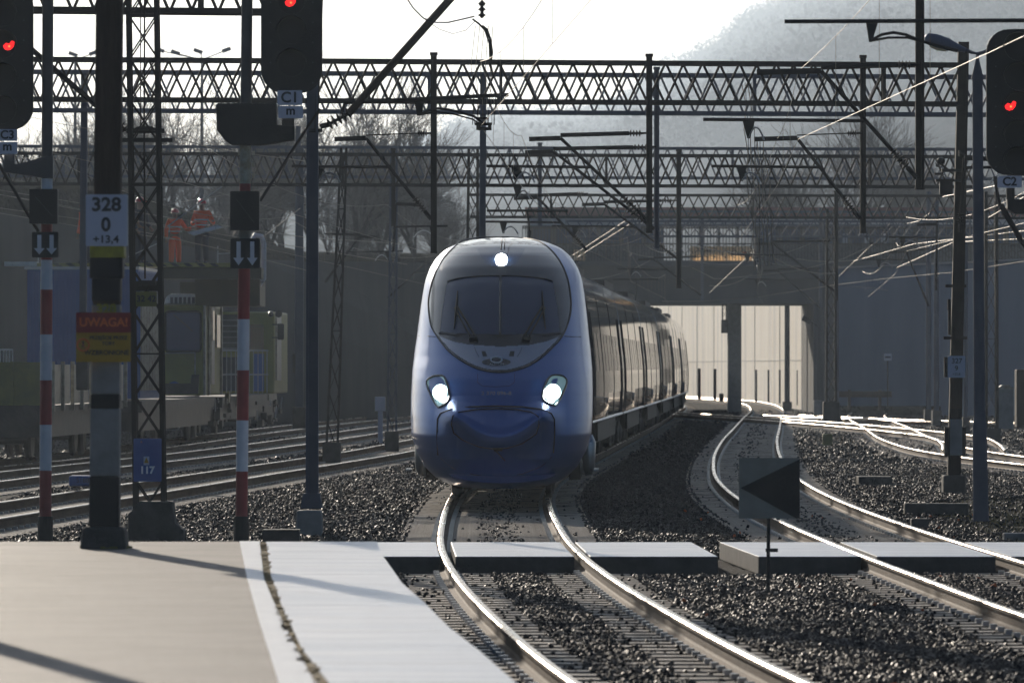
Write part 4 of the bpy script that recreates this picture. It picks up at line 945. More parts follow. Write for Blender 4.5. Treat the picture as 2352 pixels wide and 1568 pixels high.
# distant lamp clusters
for (xb, yb_, heads, lab) in ((463, 560, ((367, 115), (403, 121), (455, 118), (520, 115)), 'far lamp pole with four heads above the left truss'),
                         (172, 560, ((168, 125), (215, 122)), 'far lamp pole with two heads behind the left mast')):
    D = 290; r = thing('floodlight_pole', lab, 'lamp pole', P(xb, yb_, D)); obj('pole', MB().bar(P(xb, yb_ + 60, D), P(xb + 1, 136, D), .22, n=8, w2=.12), M['steelb'], r)
    for (x, y) in heads:
        obj('lamp_head', MB().bar(P(xb, 138, D), P(x + (6 if x < xb else -6), y + 3, D), .05, n=5).box(P(x, y, D), (.40, .25, .16), M=Matrix.Rotation(R(-20 if x > xb else 20), 3, 'Y')), M['steelb'], r)
D = 300; r = thing('wall_lamp', 'small flat lamp on an arm at the bridge pier', 'lamp', P(1862, 735, D)); obj('lamp_head', MB().bar(P(1843, 729, D), P(1862, 739, D), .16, .25), M['steel'], r); obj('lamp_arm', MB().bar(P(1862, 739, D), P(1884, 752, D), .05, n=6), M['steel'], r)
# ---------------------------------------------------------------- high-speed train
NZ = 98.2
p0 = T1.at(NZ + 4.5); p1 = T1.at(NZ + 22); fw = (p1 - p0).normalized(); rt_ = Vector((fw.y, -fw.x, 0)); O = p0 - fw * 4.5
O = O + rt_ * (GX(1147.5, NZ) - O.x) * .9
train = thing('high_speed_train', 'blue-nosed streamlined passenger train with lit headlamps, coming round the curve', 'train', (O.x, O.y, 0))
def L2W(u, t, z): return O + rt_ * u + fw * t + Vector((0, 0, z))
WZ = np.array([.20, .26, .36, .51, .76, 1.0, 1.3, 1.6, 2.0, 2.3, 2.5, 2.77, 3.0, 3.23, 3.4, 3.56, 3.71, 3.82, 3.92, 4.02, 4.08, 4.12])
WW = np.array([.60, .84, 1.02, 1.17, 1.31, 1.385, 1.405, 1.41, 1.40, 1.375, 1.35, 1.325, 1.30, 1.27, 1.24, 1.19, 1.11, 1.02, .90, .68, .45, .05])
TZ = np.array([.20, .28, .36, .50, .70, .88, 1.00, 1.12, 1.26, 1.42, 1.65, 1.85, 2.05, 2.2, 2.4, 2.7, 3.0, 3.3, 3.6, 3.8, 3.95, 4.05, 4.12])
TT = np.array([.42, .36, .34, .28, .14, .02, .00, .08, .26, .44, .60, .82, 1.12, 1.36, 1.66, 2.08, 2.5, 2.98, 3.55, 4.05, 4.6, 5.3, 6.6])
def smooth_tab(x, y):
    xs = np.linspace(x[0], x[-1], 500); v = np.interp(xs, x, y)
    k = np.ones(9) / 9; vp = np.concatenate([np.full(4, v[0]), v, np.full(4, v[-1])]); vp[:4] = 2 * v[0] - v[1:5][::-1]; vp[-4:] = 2 * v[-1] - v[-5:-1][::-1]
    return xs, np.convolve(vp, k, 'valid')
_wz, _ww = smooth_tab(WZ, WW); _tz, _tt = smooth_tab(TZ, TT)
W = lambda z: np.interp(z, _wz, _ww)
tc = lambda z: np.interp(z, _tz, _tt)
Ls = lambda z: np.interp(z, [.2, .8, 1.2, 1.6, 2.2, 3.0, 3.8, 4.1], [1.3, 2.0, 2.3, 2.5, 2.5, 2.2, 1.6, .6])
def tfront(a, z):  # a in -1..1 fraction of the half width
    c = np.sqrt(np.clip(1 - np.abs(a) ** 2.3, 0, 1)); return tc(z) + Ls(z) * (1 - c)
NU, NV = 330, 230
zz = np.concatenate([np.linspace(.20, 3.7, 300), 3.7 + .42 * np.sin(np.linspace(0, PI / 2, 91)[1:])]); NV = len(zz)
aa = np.sin(np.linspace(-PI / 2, PI / 2, NU))
A_, Z_ = np.meshgrid(aa, zz)
U_ = A_ * W(Z_)
def ridge_z(u, z):
    "the coupler cover has a U-shaped ridge: shift the nose profile up towards the sides"
    return z - .30 * np.minimum((np.abs(u) / .60) ** 2, 1.15) * np.clip(1 - ((z - 1.12) / .48) ** 2, 0, 1)
TS = np.array([.48, .44, .41, .34, .26, .21, .20, .22, .29, .41, .60, .82, 1.12, 1.36, 1.66, 2.08, 2.5, 2.98, 3.55, 4.05, 4.6, 5.3, 6.6])
_sz, _st = smooth_tab(TZ, TS)
def tnose(a, u, z):
    "sharp coupler cover in the middle blending into smooth flanks"
    w_ = np.clip((1.02 - np.abs(u)) / .42, 0, 1); w_ = w_ * w_ * (3 - 2 * w_); k = tfront(a, ridge_z(u, z))
    c = np.sqrt(np.clip(1 - np.abs(a) ** 2.3, 0, 1)); s_ = np.interp(z, _sz, _st) + Ls(z) * (1 - c); return k * w_ + s_ * (1 - w_)
T_ = tnose(A_, U_, Z_)
XW = O.x + rt_.x * U_ + fw.x * T_; YW = O.y + rt_.y * U_ + fw.y * T_
PX = CX + XW * F / YW; PY = YH - (Z_ - H) * F / YW
def inpoly(px, py, poly):
    ins = np.zeros(px.shape, bool); n = len(poly)
    for i in range(n):
        x0, y0 = poly[i]; x1, y1 = poly[(i + 1) % n]
        c = ((y0 > py) != (y1 > py)) & (px < (x1 - x0) * (py - y0) / (y1 - y0 + 1e-9) + x0); ins ^= c
    return ins
def dens(poly, n=6):
    "closed Catmull-Rom through the outline"
    m = len(poly); out = []
    for i in range(m):
        p = [np.array(poly[(i + k) % m], float) for k in (-1, 0, 1, 2)]
        for j in range(n):
            t = j / n; out.append(tuple(.5 * (2 * p[1] + (p[2] - p[0]) * t + (2 * p[0] - 5 * p[1] + 4 * p[2] - p[3]) * t * t + (3 * p[1] - p[0] - 3 * p[2] + p[3]) * t ** 3)))
    return out
maskP = dens([(984, 709), (990, 748), (1003.5, 772), (1028, 804), (1064, 830.5), (1101, 847.6), (1149, 855), (1198, 846), (1237, 826), (1271, 796), (1293, 770), (1307.5, 733), (1312, 697), (1306, 648), (1293, 612), (1276, 585), (1251.6, 562), (1222, 550), (1154, 544), (1076, 549), (1045, 566), (1016, 596), (996, 636), (985, 680)])
glassP = [(1028, 646), (1050, 640), (1090, 635), (1149, 633), (1208, 635), (1250, 640), (1269, 646), (1281, 709), (1286, 762), (1250, 766), (1149, 768), (1050, 765), (1011, 760), (1018, 702)]
arcP = [(940, 745), (1005, 770), (1040, 784), (1076, 791), (1149, 796), (1215, 792), (1255, 784), (1292, 770), (1360, 745), (1360, 880), (940, 880)]
cx_, cy_ = 1149, 700
shr = lambda poly, k: [(cx_ + (x - cx_) * k, cy_ + (y - cy_) * k) for x, y in poly]
lampP = [(1096, 571), (1120, 569), (1149, 568.5), (1180, 569), (1205, 571), (1196, 592), (1186, 606), (1168, 611), (1132, 611), (1118, 606), (1106, 592)]
fx = (PX[:-1, :-1] + PX[1:, 1:]) / 2; fy = (PY[:-1, :-1] + PY[1:, 1:]) / 2
inm = inpoly(fx, fy, maskP); ing = inpoly(fx, fy, glassP) & inm
inp = inpoly(fx, fy, shr(maskP, .965)) & inpoly(fx, fy, arcP) & ~ing
inl = inpoly(fx, fy, lampP)
reg = np.zeros(fx.shape, int); reg[inm] = 1; reg[inp] = 2; reg[ing] = 3; reg[inl] = 4
Vf = np.stack([XW, YW, Z_], -1).reshape(-1, 3)
def region(name, k, m, parent, push=0.0):
    ids = np.nonzero((reg == k).ravel())[0]
    V = Vf.copy()
    if push: V = V + np.array(fw)[None] * push
    o = grid_mesh(name, V, NV, NU, m, parent, True, fidx=ids)
    import bmesh
    b = bmesh.new(); b.from_mesh(o.data); bmesh.ops.delete(b, geom=[v for v in b.verts if not v.link_faces], context='VERTS'); b.to_mesh(o.data); b.free()
    return o
nose = region('nose_shell', 0, M['blue'], train)
maskO = region('windscreen_surround', 1, M['mask'], train)
panelO = region('nose_panel', 2, M['panel'], train)
wind = region('windscreen', 3, M['glass'], train, .012)
region('top_lamp_window', 4, M['glass'], maskO, .004)
def S(x, y, lift=.006):
    "point on the nose surface seen at picture position x, y"
    D = NZ + 1.5
    for _ in range(12):
        z = H - (y - YH) * D / F; z = min(max(z, .21), 4.11); X = (x - CX) * D / F
        u = (Vector((X, D, 0)) - O).dot(rt_); a = max(-1, min(1, u / float(W(z)))); t = float(tnose(a, u, z))
        q = L2W(u, t, z); D = q.y
    return Vector(((x - CX) * (D - lift) / F, D - lift, H - (y - YH) * (D - lift) / F))
def seam(name, pts, r, m, parent, closed=False, n=5):
    pp = [S(x, y, .012) for x, y in pts]
    if closed: pp.append(pp[0])
    return obj(name, MB().tube(pp, r, n), m, parent)
# rest of the leading car: rim swept straight back
zr = np.linspace(.95, 4.10, 60); rim = [(-float(W(z)), z) for z in zr] + [(float(W(z)), z) for z in zr[::-1]]
t_end = 26.3
def shell(name, prof, ts, tofs, m, parent):
    "prof [(u,z)], ts list of t for every ring; first ring follows the nose rim"
    V = []; n = len(prof)
    for k, t in enumerate(ts):
        for (u, z) in prof:
            tt = (tofs(z) if k == 0 else t); q = L2W(u, tt, z); V.append(tuple(q))
    Fc = []
    for k in range(len(ts) - 1):
        for j in range(n - 1): Fc.append((k * n + j, k * n + j + 1, (k + 1) * n + j + 1, (k + 1) * n + j))
    Fc.append(tuple((len(ts) - 1) * n + j for j in range(n)))
    me = bpy.data.meshes.new(name); me.from_pydata(V, [], Fc); recalc(me); o = link(name, me, m, parent, True); me.set_sharp_from_angle(angle=R(40)); return o
rimt = lambda z: float(np.interp(z, _sz, _st) + Ls(z))
shell('cab_hood', rim, [0, 7.5], rimt, M['blue'], train)
shell('coach_body', [(u * 1.0, z) for u, z in rim], [7.5, t_end], lambda z: 7.5, M['silver'], train)
low = [(-float(W(z)), z) for z in np.linspace(.2, .97, 12)] + [(float(W(z)), z) for z in np.linspace(.97, .2, 12)]
shell('nose_skirt', low, [0, 6.2], rimt, M['blue'], train)
# coupler cover seams, hatch, side seams
seam('seam', [(1006, 1045), (1004, 990), (1005, 962), (1012, 949), (1035, 940), (1080, 934), (1140, 932), (1200, 934), (1245, 940), (1266, 949), (1273, 962), (1274, 990), (1271, 1040)], .014, M['seam'], nose)
seam('seam', [(1037, 975), (1040, 955), (1055, 946), (1095, 940), (1140, 938), (1185, 940), (1220, 946), (1236, 956), (1238, 975), (1232, 996), (1200, 1018), (1165, 1029), (1135, 1031), (1100, 1026), (1062, 1010), (1042, 994)], .010, M['seam'], nose, True)
seam('seam', [(1012, 1052), (1040, 1075), (1090, 1090), (1140, 1095), (1200, 1088), (1245, 1070), (1268, 1048)], .005, M['seam'], nose)
seam('seam', [(1097, 858), (1097, 878), (1108, 886), (1140, 888), (1170, 886), (1181, 878), (1182, 858)], .003, M['seam'], nose)
seam('seam', [(962, 771), (985, 772), (1000, 773)], .006, M['seam'], nose); seam('seam', [(1297, 772), (1315, 773), (1334, 773)], .006, M['seam'], nose)
seam('seam', maskP, .012, M['seam'], nose, True)
seam('centre_trim', [(1153, 550), (1152, 562), (1151, 572)], .012, M['seam'], maskO); seam('centre_trim', [(1159, 550), (1159, 562), (1159, 572)], .010, M['seam'], maskO)
seam('centre_pillar', [(1150, 634), (1149, 700), (1149, 766)], .022, M['mask'], wind)
seam('lower_trim', [(1011, 764), (1050, 769), (1149, 772), (1250, 770), (1287, 765)], .028, M['mask'], maskO)
seam('upper_trim', [(1028, 646), (1050, 640), (1090, 635), (1149, 633), (1208, 635), (1250, 640), (1269, 646)], .014, M['mask'], maskO)
for s_ in (1, -1):
    mx = lambda x: x if s_ == 1 else 2296 - x
    wp = [S(mx(x), y, .06) for x, y in ((1092, 772), (1072, 738), (1050, 703))]; wp2 = [S(mx(x), y, .05) for x, y in ((1082, 774), (1063, 742), (1044, 706))]
    bl = [S(mx(x), y, .04) for x, y in ((1051, 668), (1048, 710), (1043, 755))]
    wo = obj('wiper', MB().tube(wp, .016, 5).tube(wp2, .012, 5).tube(bl, [.008, .024, .008], 5).tube([S(mx(1096), 776, .05), S(mx(1078), 778, .05)], .03, 5), M['rubber'], wind)
# grille, emblem, number
gr = obj('grille', MB().prism([S(x, y, .012) for x, y in ((1106, 806), (1182, 806), (1180, 818), (1109, 818))], fw * .004), M['rubber'], panelO)
seam('seam', [(1090, 797), (1093, 806), (1100, 819)], .004, M['seam'], panelO); seam('seam', [(1199, 797), (1196, 806), (1188, 819)], .004, M['seam'], panelO)
em = obj('emblem', MB().prism([S(1140 + 33 * math.cos(a), 831 + 8.5 * math.sin(a), .012) for a in np.linspace(0, 2 * PI, 24, endpoint=False)], fw * .004), M['mask'], panelO)
obj('emblem_ring', MB().tube([S(1140 + 13 * math.cos(a), 826 + 6.5 * math.sin(a), .022) for a in np.linspace(0, 2 * PI, 25)], .012, 6), M['mwhite'], em)
text('lettering', 'ALSTOM', .045, S(1141, 836, .03), M['mwhite'], em, xs=1.3)
text('lettering', '2 370 096-8', .075, S(1140, 903, .02), M['panel'], nose, bold=.001, xs=1.25)
obj('lock_plate', MB().prism([S(x, y, .012) for x, y in ((1131, 1028), (1156, 1028), (1153, 1036), (1135, 1036))], fw * .004).bar(S(1140, 1036, .02), S(1160, 1058, .02), .012), M['rubber'], nose)
# lower lip
lipt = MB(); n_ = 24; top = []; bot = []
for i in range(n_ + 1):
    q = i / n_; x = 1031 + (1276 - 1031) * q; top.append(S(x, 1087 + 6 * math.sin(PI * q), .03)); bot.append(S(x, 1089 + 20 * math.sin(PI * q) ** .55, .45))
lipt.add(top + bot, [(i, i + 1, n_ + 2 + i, n_ + 1 + i) for i in range(n_)]); lp = obj('lower_lip', lipt, M['blue'], nose, smooth=True)
# headlamps
def lamp(name, poly, c, rr):
    P3 = [S(x, y, .02) for x, y in dens(poly, 4)]
    hs = obj('headlight', MB().prism(P3, fw * .01), M['headring'], train)
    obj('headlight_bezel', MB().tube(P3 + [P3[0]], .018, 5), M['mask'], hs)
    cg = S(c[0], c[1], .05); obj('glow_disc', MB().lathe(cg, cg + Vector((0, -.01, 0)), [(0, rr * 1.25 * 99 / F), (1, rr * 1.2 * 99 / F)], 24), M['glow'], hs)  # emissive disc stands in for the soft glow round the bulb
    cc = S(c[0], c[1], .09); mb = MB(); mb.lathe(cc, cc + Vector((0, -.02, 0)), [(0, rr * F ** -1 * 99), (1, rr * 99 / F * .9)], 24); obj('bulb', mb, M['head'], hs)
    return hs
lamp('l', [(980, 882), (990, 866), (1010, 862), (1022, 868), (1031, 900), (1030, 918), (1018, 930), (1002, 931)], (1012, 901), 15.5)
lamp('r', [(1301, 882), (1296, 866), (1280, 861), (1264, 864), (1254, 880), (1247, 905), (1250, 920), (1268, 929), (1280, 926)], (1270, 900), 15.5)
cc = S(1151.5, 596, .05); obj('top_lamp', MB().lathe(cc, cc + Vector((0, -.02, 0)), [(0, 13.8 * 101 / F), (1, 13 * 101 / F)], 24), M['head'], train)
# door edges, steps and side details on the leading car
for s_ in (-1, 1):
    for t in (8.6, 10.0): obj('door_seam', MB().tube([L2W(s_ * (float(W(z)) + .002), t, z) for z in np.linspace(1.0, 3.2, 12)], .012, 4), M['seam'], train)
    obj('window_strip', MB().tube([L2W(s_ * (float(W(2.35)) - .0), 11 + k, 2.35) for k in range(15)], .02, 4), M['glass'], train)
    mb = MB(); mb.prism([L2W(s_ * u, t, z) for u, t, z in ((1.42, 3.4, .42), (1.50, 3.4, .42), (1.50, 3.9, .42), (1.42, 3.9, .42))], (0, 0, .03)); obj('foot_step', mb, M['galv'], train)
    mb = MB(); mb.lathe(L2W(s_ * 1.34, 6.6, .30), L2W(s_ * 1.34, 6.6, .95), [(0, .05), (.2, .10), (.8, .12), (1, .06)], 10); obj('sand_box', mb, M['galv'], train, smooth=True)
def bogie(c, f_, tag_='bogie'):
    r_ = Vector((f_.y, -f_.x, 0)); mb = MB(); Mx = Matrix((r_, f_, Vector((0, 0, 1)))).transposed()
    q = lambda u, t, z: c + r_ * u + f_ * t + Vector((0, 0, z))
    for s_ in (-1, 1):
        mb.box(q(s_ * 1.05, 0, .62), (.22, 3.4, .28), M=Mx); mb.box(q(s_ * 1.12, 0, .50), (.18, .9, .5), M=Mx)
        for t in (-1.35, 1.35): mb.lathe(q(s_ * 1.05, t, .46), q(s_ * 1.25, t, .46), [(0, .2), (.8, .2), (1, .1)], 10)
    mb.box(q(0, 0, .75), (2.0, 2.0, .3), M=Mx)
    o = obj('bogie', mb, M['under'], train)
    for t in (-1.35, 1.35):
        w_ = MB(); w_.lathe(q(-.80, t, .46), q(.80, t, .46), [(0, .40), (.03, .46), (.08, .47), (.085, .10), (.915, .10), (.92, .47), (.97, .46), (1, .40)], 24)
        obj('wheelset', w_, M['under'], o)
bogie(L2W(0, 5.6, 0), fw); bogie(L2W(0, 22.5, 0), fw)
ub = MB(); Mx = Matrix((rt_, fw, Vector((0, 0, 1)))).transposed()
ub.box(L2W(0, 14, .70), (2.55, 12, .5), M=Mx); obj('underframe', ub, M['under'], train)
# following coaches
YE = L2W(0, t_end, 0)
cprof = [(float(W(z)), z) for z in np.concatenate([np.linspace(.98, 3.5, 26), 3.5 + .60 * np.sin(np.linspace(.1, PI / 2, 18))])]
cprof = [(-u, z) for u, z in cprof] + [(u, z) for u, z in cprof[::-1]]
yc = YE.y + .5; prev = T1.at(yc)
dxl = YE.x - float(T1(YE.y))
cl = 25.0
for ci in range(6):
    a = T1.at(yc + 3.5); b = T1.at(yc + cl - 3.5); f2 = (b - a).normalized(); r2 = Vector((f2.y, -f2.x, 0)); st = a - f2 * 3.5
    st = st + r2 * (dxl * (1 - ci / 3) if ci < 3 else 0)
    q = lambda u, t, z, st=st, r2=r2, f2=f2: st + r2 * u + f2 * t + Vector((0, 0, z))
    V = []; n = len(cprof); ts = [0, .06, 12, cl - .06, cl]; sc = [.97, 1, 1, 1, .97]
    for t, k in zip(ts, sc):
        for (u, z) in cprof: V.append(tuple(q(u * k, t, .98 + (z - .98) * (1 if k == 1 else .985))))
    Fc = [(k * n + j, k * n + (j + 1) % n, (k + 1) * n + (j + 1) % n, (k + 1) * n + j) for k in range(4) for j in range(n)]
    Fc += [tuple(range(n)), tuple(4 * n + j for j in range(n))]
    me = bpy.data.meshes.new('coach_body'); me.from_pydata(V, [], Fc); recalc(me); cb = link('coach_body', me, M['silver'], train, True); me.set_sharp_from_angle(angle=R(35))
    # gangway bellows towards the car in front
    g = MB(); gp = [(u * .90, .98 + (z - .98) * .96) for u, z in cprof]
    for kk, t in enumerate((-.48, -.36, -.24, -.12, .0)):
        sc_ = 1 if kk % 2 == 0 else .95
        g.add([q(u * sc_, t, z) for u, z in gp], [])
    nb = len(gp); g.f = []; g.m = []
    for k in range(4):
        for j in range(nb): g.f.append((k * nb + j, k * nb + (j + 1) % nb, (k + 1) * nb + (j + 1) % nb, (k + 1) * nb + j)); g.m.append(0)
    obj('gangway_bellows', g, M['rubber'], train)
    for s_ in (-1, 1):
        wz = np.linspace(1.95, 2.70, 5)
        wb_ = MB()
        for k in range(8):
            t0 = 3.3 + k * 2.35; wb_.add([q(s_ * (float(W(z)) + .004), t0 + dt, z) for dt in (0, 1.75) for z in wz], [(j, j + 1, 6 + j, 5 + j) for j in range(4)])
        obj('window_row', wb_, M['glass'], cb)['label'] = 'row of dark tinted coach windows'
        for t in (1.1, 2.2, cl - 2.2, cl - 1.1): obj('door_seam', MB().tube([q(s_ * (float(W(z)) + .003), t, z) for z in np.linspace(1.0, 3.1, 10)], .012, 4), M['seam'], cb)
        for t in (8.4, 16.6): obj('panel_seam', MB().tube([q(s_ * (float(W(z)) + .001), t, z) for z in np.linspace(1.0, 3.6, 12)], .008, 4), M['seam'], cb)
        obj('skirt', MB().prism([q(s_ * 1.36, t, z) for t, z in ((5.4, 1.0), (5.6, .55), (cl - 5.6, .55), (cl - 5.4, 1.0))], r2 * (-s_ * .05)), M['under'], cb)
        obj('sill_rail', MB().tube([q(s_ * 1.38, .3, .96), q(s_ * 1.38, cl - .3, .96)], .03, 5), M['galv'], cb)
    obj('roof_unit', MB().box(q(0, cl / 2, 4.06), (1.5, 9, .16), M=Matrix((r2, f2, Vector((0, 0, 1)))).transposed()), M['under'], cb)
    bogie(q(0, 3.5, 0), f2); bogie(q(0, cl - 3.5, 0), f2)
    u2 = MB(); u2.box(q(0, cl / 2, .72), (2.4, cl - 10, .5), M=Matrix((r2, f2, Vector((0, 0, 1)))).transposed()); obj('underframe', u2, M['under'], cb)
    if ci in (0, 4):
        mb = MB(); b0 = q(0, 4.2, 4.12); b1 = q(0, 5.6, 4.75); b2 = q(0, 4.3, 5.12)
        mb.bar(b0, b1, .05, n=6); mb.bar(b1, b2, .04, n=6); mb.bar(b2 - r2 * .8, b2 + r2 * .8, .05, n=6); mb.bar(b2 - r2 * .5 + f2 * .3, b2 + r2 * .5 + f2 * .3, .03, n=6)
        mb.box(q(0, 4.6, 4.1), (1.2, 1.8, .08)); obj('pantograph', mb, M['steel'], train)
    yc += (cl + .5) * f2.y

# ---------------------------------------------------------------- yellow work vehicle and wagons on the left
YAW = -math.atan(.04)
Rz = Matrix.Rotation(YAW, 3, 'Z')
def wbox(mb, xr, D, w_, l_, z0, z1):
    "box whose near right corner stands at picture x=xr at depth D; w_ wide, l_ long"
    c = Vector((GX(xr, D), D, 0)) + Rz @ Vector((-w_ / 2, l_ / 2, 0)); c.z = (z0 + z1) / 2
    return mb.box(c, (w_, l_, z1 - z0), M=Rz)
def wp_(xr, D, du, dt, z): q = Vector((GX(xr, D), D, 0)) + Rz @ Vector((du, dt, 0)); q.z = z; return q
# low-sided wagon
D = 137.0
wg = thing('flat_wagon', 'low-sided yellow-green wagon at the left edge, in front of the blue container', 'wagon', wp_(115, D, -1.45, 8, 0))
obj('end_wall', wbox(MB(), 115, D, 2.9, .08, 1.22, 2.13), M['dkyel'], wg)
mb = MB()
for x in (-.1, -.8, -1.4, -2.1, -2.8): mb.box(wp_(115, D, x, -.03, 1.68), (.06, .05, .92))
mb.box(wp_(115, D, -1.45, -.03, 1.98), (2.9, .05, .05)); mb.box(wp_(115, D, -1.45, -.03, 1.36), (2.9, .05, .05)); obj('end_rib', mb, M['dkyel'], wg)
obj('floor', wbox(MB(), 115, D, 2.9, 15.5, 1.05, 1.22), M['under'], wg)
for k in range(4): obj('side_panel', MB().box(wp_(115, D, 0, 2 + k * 3.85, 1.66), (.05, 3.3, .84), M=Rz), M['sill'], wg)
for k in range(9): obj('stake', MB().box(wp_(115, D, .05, .1 + k * 1.92, 1.62), (.08, .10, 1.05), M=Rz), M['sill'], wg)
obj('side_panel', MB().box(wp_(115, D, -2.88, 8, 1.66), (.05, 15, .84), M=Rz), M['dkyel'], wg)
mb = MB(); wbox(mb, 105, D, 2.4, 14.8, .55, 1.05)
obj('underframe', mb, M['under'], wg)
for s_ in (-.45, -2.4): obj('buffer', MB().lathe(wp_(115, D, s_, -.05, 1.0), wp_(115, D, s_, -.55, 1.0), [(0, .09), (.6, .09), (.62, .16), (.9, .16), (.91, .24), (1, .24)], 14), M['under'], wg)
def wheels(par, xr, D, ts, w_=2.9):
    for t in ts:
        mb = MB(); c = wp_(xr, D, -w_ / 2, t, .46); ax = Rz @ Vector((1, 0, 0))
        mb.lathe(c - ax * .8, c + ax * .8, [(0, .38), (.03, .45), (.08, .46), (.085, .09), (.915, .09), (.92, .46), (.97, .45), (1, .38)], 20); obj('wheelset', mb, M['under'], par)
wheels(wg, 115, D, (2.5, 4.3, 11.2, 13.0))
r = thing('railing_frame', 'small white railing rising behind the yellow-green wagon at the left edge', 'railing', P(10, 830, 140))
mb = MB()
for k in range(8): mb.bar(P(-20 + k * 7, 832, 140), P(-20 + k * 7, 802, 140), .02)
mb.bar(P(-20, 802, 140), P(29, 803, 140), .03); obj('rails', mb, M['mwhite'], r)
# blue container
D = 158.0
ct = thing('container', 'tall blue corrugated container standing on the work train', 'container', wp_(318, D, -1.3, 2.5, 1.22))
mb = MB(); wbox(mb, 318, D, 2.70, 5.2, 1.25, 4.38); obj('container_box', mb, M['contblue'], ct)
mb = MB()
for k in range(27): mb.box(wp_(318, D, -.05 - k * .1, -.02, 2.8), (.045, .04, 3.05), M=Rz)
for k in range(26): mb.box(wp_(318, D, .015, .1 + k * .2, 2.8), (.04, .09, 3.05), M=Rz)
obj('corrugation', mb, M['contblue'], ct)
obj('roof_edge', wbox(MB(), 319, D - .05, 2.78, 5.3, 4.38, 4.45), M['galv'], ct)
for k in range(13): obj('sheen_rib', MB().box(wp_(318, D, .05, .2 + k * .4, 2.75), (.05, .12, 2.6), M=Rz), M['sill'], ct)  # pale ribs imitate bright sky reflected on the blue corrugation
wg2 = thing('flat_wagon', 'flat wagon under the tall blue container', 'wagon', wp_(318, D, -1.4, 6, 0))
obj('floor', wbox(MB(), 326, D - 4, 2.9, 20, .95, 1.22), M['under'], wg2); obj('underframe', wbox(MB(), 318, D - 3.6, 2.4, 19, .5, .95), M['under'], wg2); wheels(wg2, 322, D, (-2, 0, 11, 13))
# cab vehicle
D = 176.0; u = D / F
cv = thing('work_vehicle', 'yellow railway maintenance vehicle with driving cab, roof fan unit and raised work platform', 'rail vehicle', wp_(467, D, -1.45, 4, 0))
cab = obj('cab', wbox(MB(), 467, D, 2.95, 5.6, 1.25, GZ(700, D)), M['yellow'], cv, bevel=.06)
obj('windscreen', MB().prism(rrect(381, 460, 716, 806, 8, D - .03), (0, .02, 0)), M['glass'], cab)
obj('windscreen_rubber', MB().tube(rrect(380, 461, 715, 807, 8, D - .04) + rrect(380, 461, 715, 807, 8, D - .04)[:1], .03, 5), M['rubber'], cab)
obj('wiper', MB().bar(P(398, 722, D - .1), P(442, 760, D - .1), .025), M['rubber'], cab)
obj('side_door', MB().box(wp_(467, D, .02, 2.6, 2.6), (.04, 1.0, 2.1), M=Rz), M['sill'], cab)
obj('side_window', MB().box(wp_(467, D, .035, 4.3, 3.0), (.03, 1.1, .9), M=Rz), M['glass'], cab); obj('side_window', MB().box(wp_(467, D, .045, 2.6, 3.15), (.03, .6, .8), M=Rz), M['glass'], cab)
for t in (.12, 1.4, 5.4): obj('pillar', MB().box(wp_(467, D, .03, t, 2.5), (.06, .22, 2.5), M=Rz), M['sill'], cab)  # pale strips on the yellow side imitate its grazing sky reflection
ru = obj('roof_unit', MB().prism([P(x, y, D) + Vector((0, .2, 0)) for x, y in ((376, 699), (380, 683), (392, 674), (440, 675), (460, 681), (465, 699))], (0, 1.2, 0)), M['galv'], cv, bevel=.03)
for k in range(7): obj('vent', MB().bx(GX(390 + k * 10, D), GX(397 + k * 10, D), D + .18, D + .2, GZ(697, D), GZ(682, D)), M['navy'], ru)
mb = MB(); wbox(mb, 467, D - 1.6, 2.9, 1.6, 1.0, 1.12); mb.bar(P(330, 812, D - .1), P(448, 810, D - .1), .03); mb.bar(P(448, 810, D - .1), P(448, 872, D - .1), .03); obj('front_deck', mb, M['sill'], cv)
obj('side_guard', MB().prism([P(x, y, D - 1.65) for x, y in ((330, 905), (455, 905), (458, 860), (440, 860), (438, 880), (330, 880))], (0, .05, 0)), M['under'], cv)
obj('tool_bag', MB().lathe(P(385, 890, D - 1), P(414, 888, D - 1), [(0, .05), (.2, .13), (.6, .16), (.9, .1), (1, .03)], 8), M['contblue'], cv)
pl_ = [P(x, y, D - 1.5) for x, y in ((325, 915), (458, 908), (452, 938), (432, 955), (412, 985), (392, 988), (372, 988), (340, 960), (325, 955))]
obj('snow_plough', MB().prism(pl_, (0, .25, 0)), M['under'], cv); obj('plough_edge', MB().tube([P(x, y, D - 1.53) for x, y in ((328, 955), (340, 962), (368, 987), (408, 987), (430, 955), (455, 937))], .022, 5), M['galv'], cv)
mb = MB(); wbox(mb, 470, D, 2.6, 24, .55, 1.2); # machinery under and behind the cab: small boxes and pipes
for k in range(60):
    q = wp_(470, D, random.uniform(-.3, .14), random.uniform(0, 26), random.uniform(.35, 1.15)); mb.box(q, (random.uniform(.05, .2), random.uniform(.2, .9), random.uniform(.06, .35)), M=Rz)
obj('underframe', mb, M['under'], cv)
mb = MB()
for k in range(14):
    q = wp_(472, D, .12, random.uniform(0, 26), random.uniform(.4, 1.1)); mb.bar(q, q + Vector((random.uniform(-.03, .03), random.uniform(-.3, .3), random.uniform(.1, .4))), .03)
obj('pipework', mb, M['galv'], cv)
wheels(cv, 470, D, (3, 4.9, 21, 22.9), 2.95)
obj('exhaust_pipe', MB().tube([wp_(467, D, -.15, 6.5, 3.3), wp_(467, D, -.15, 6.5, 4.0), wp_(467, D, -.15, 6.5, 4.15)], .10, 10), M['postgrey'], cv)
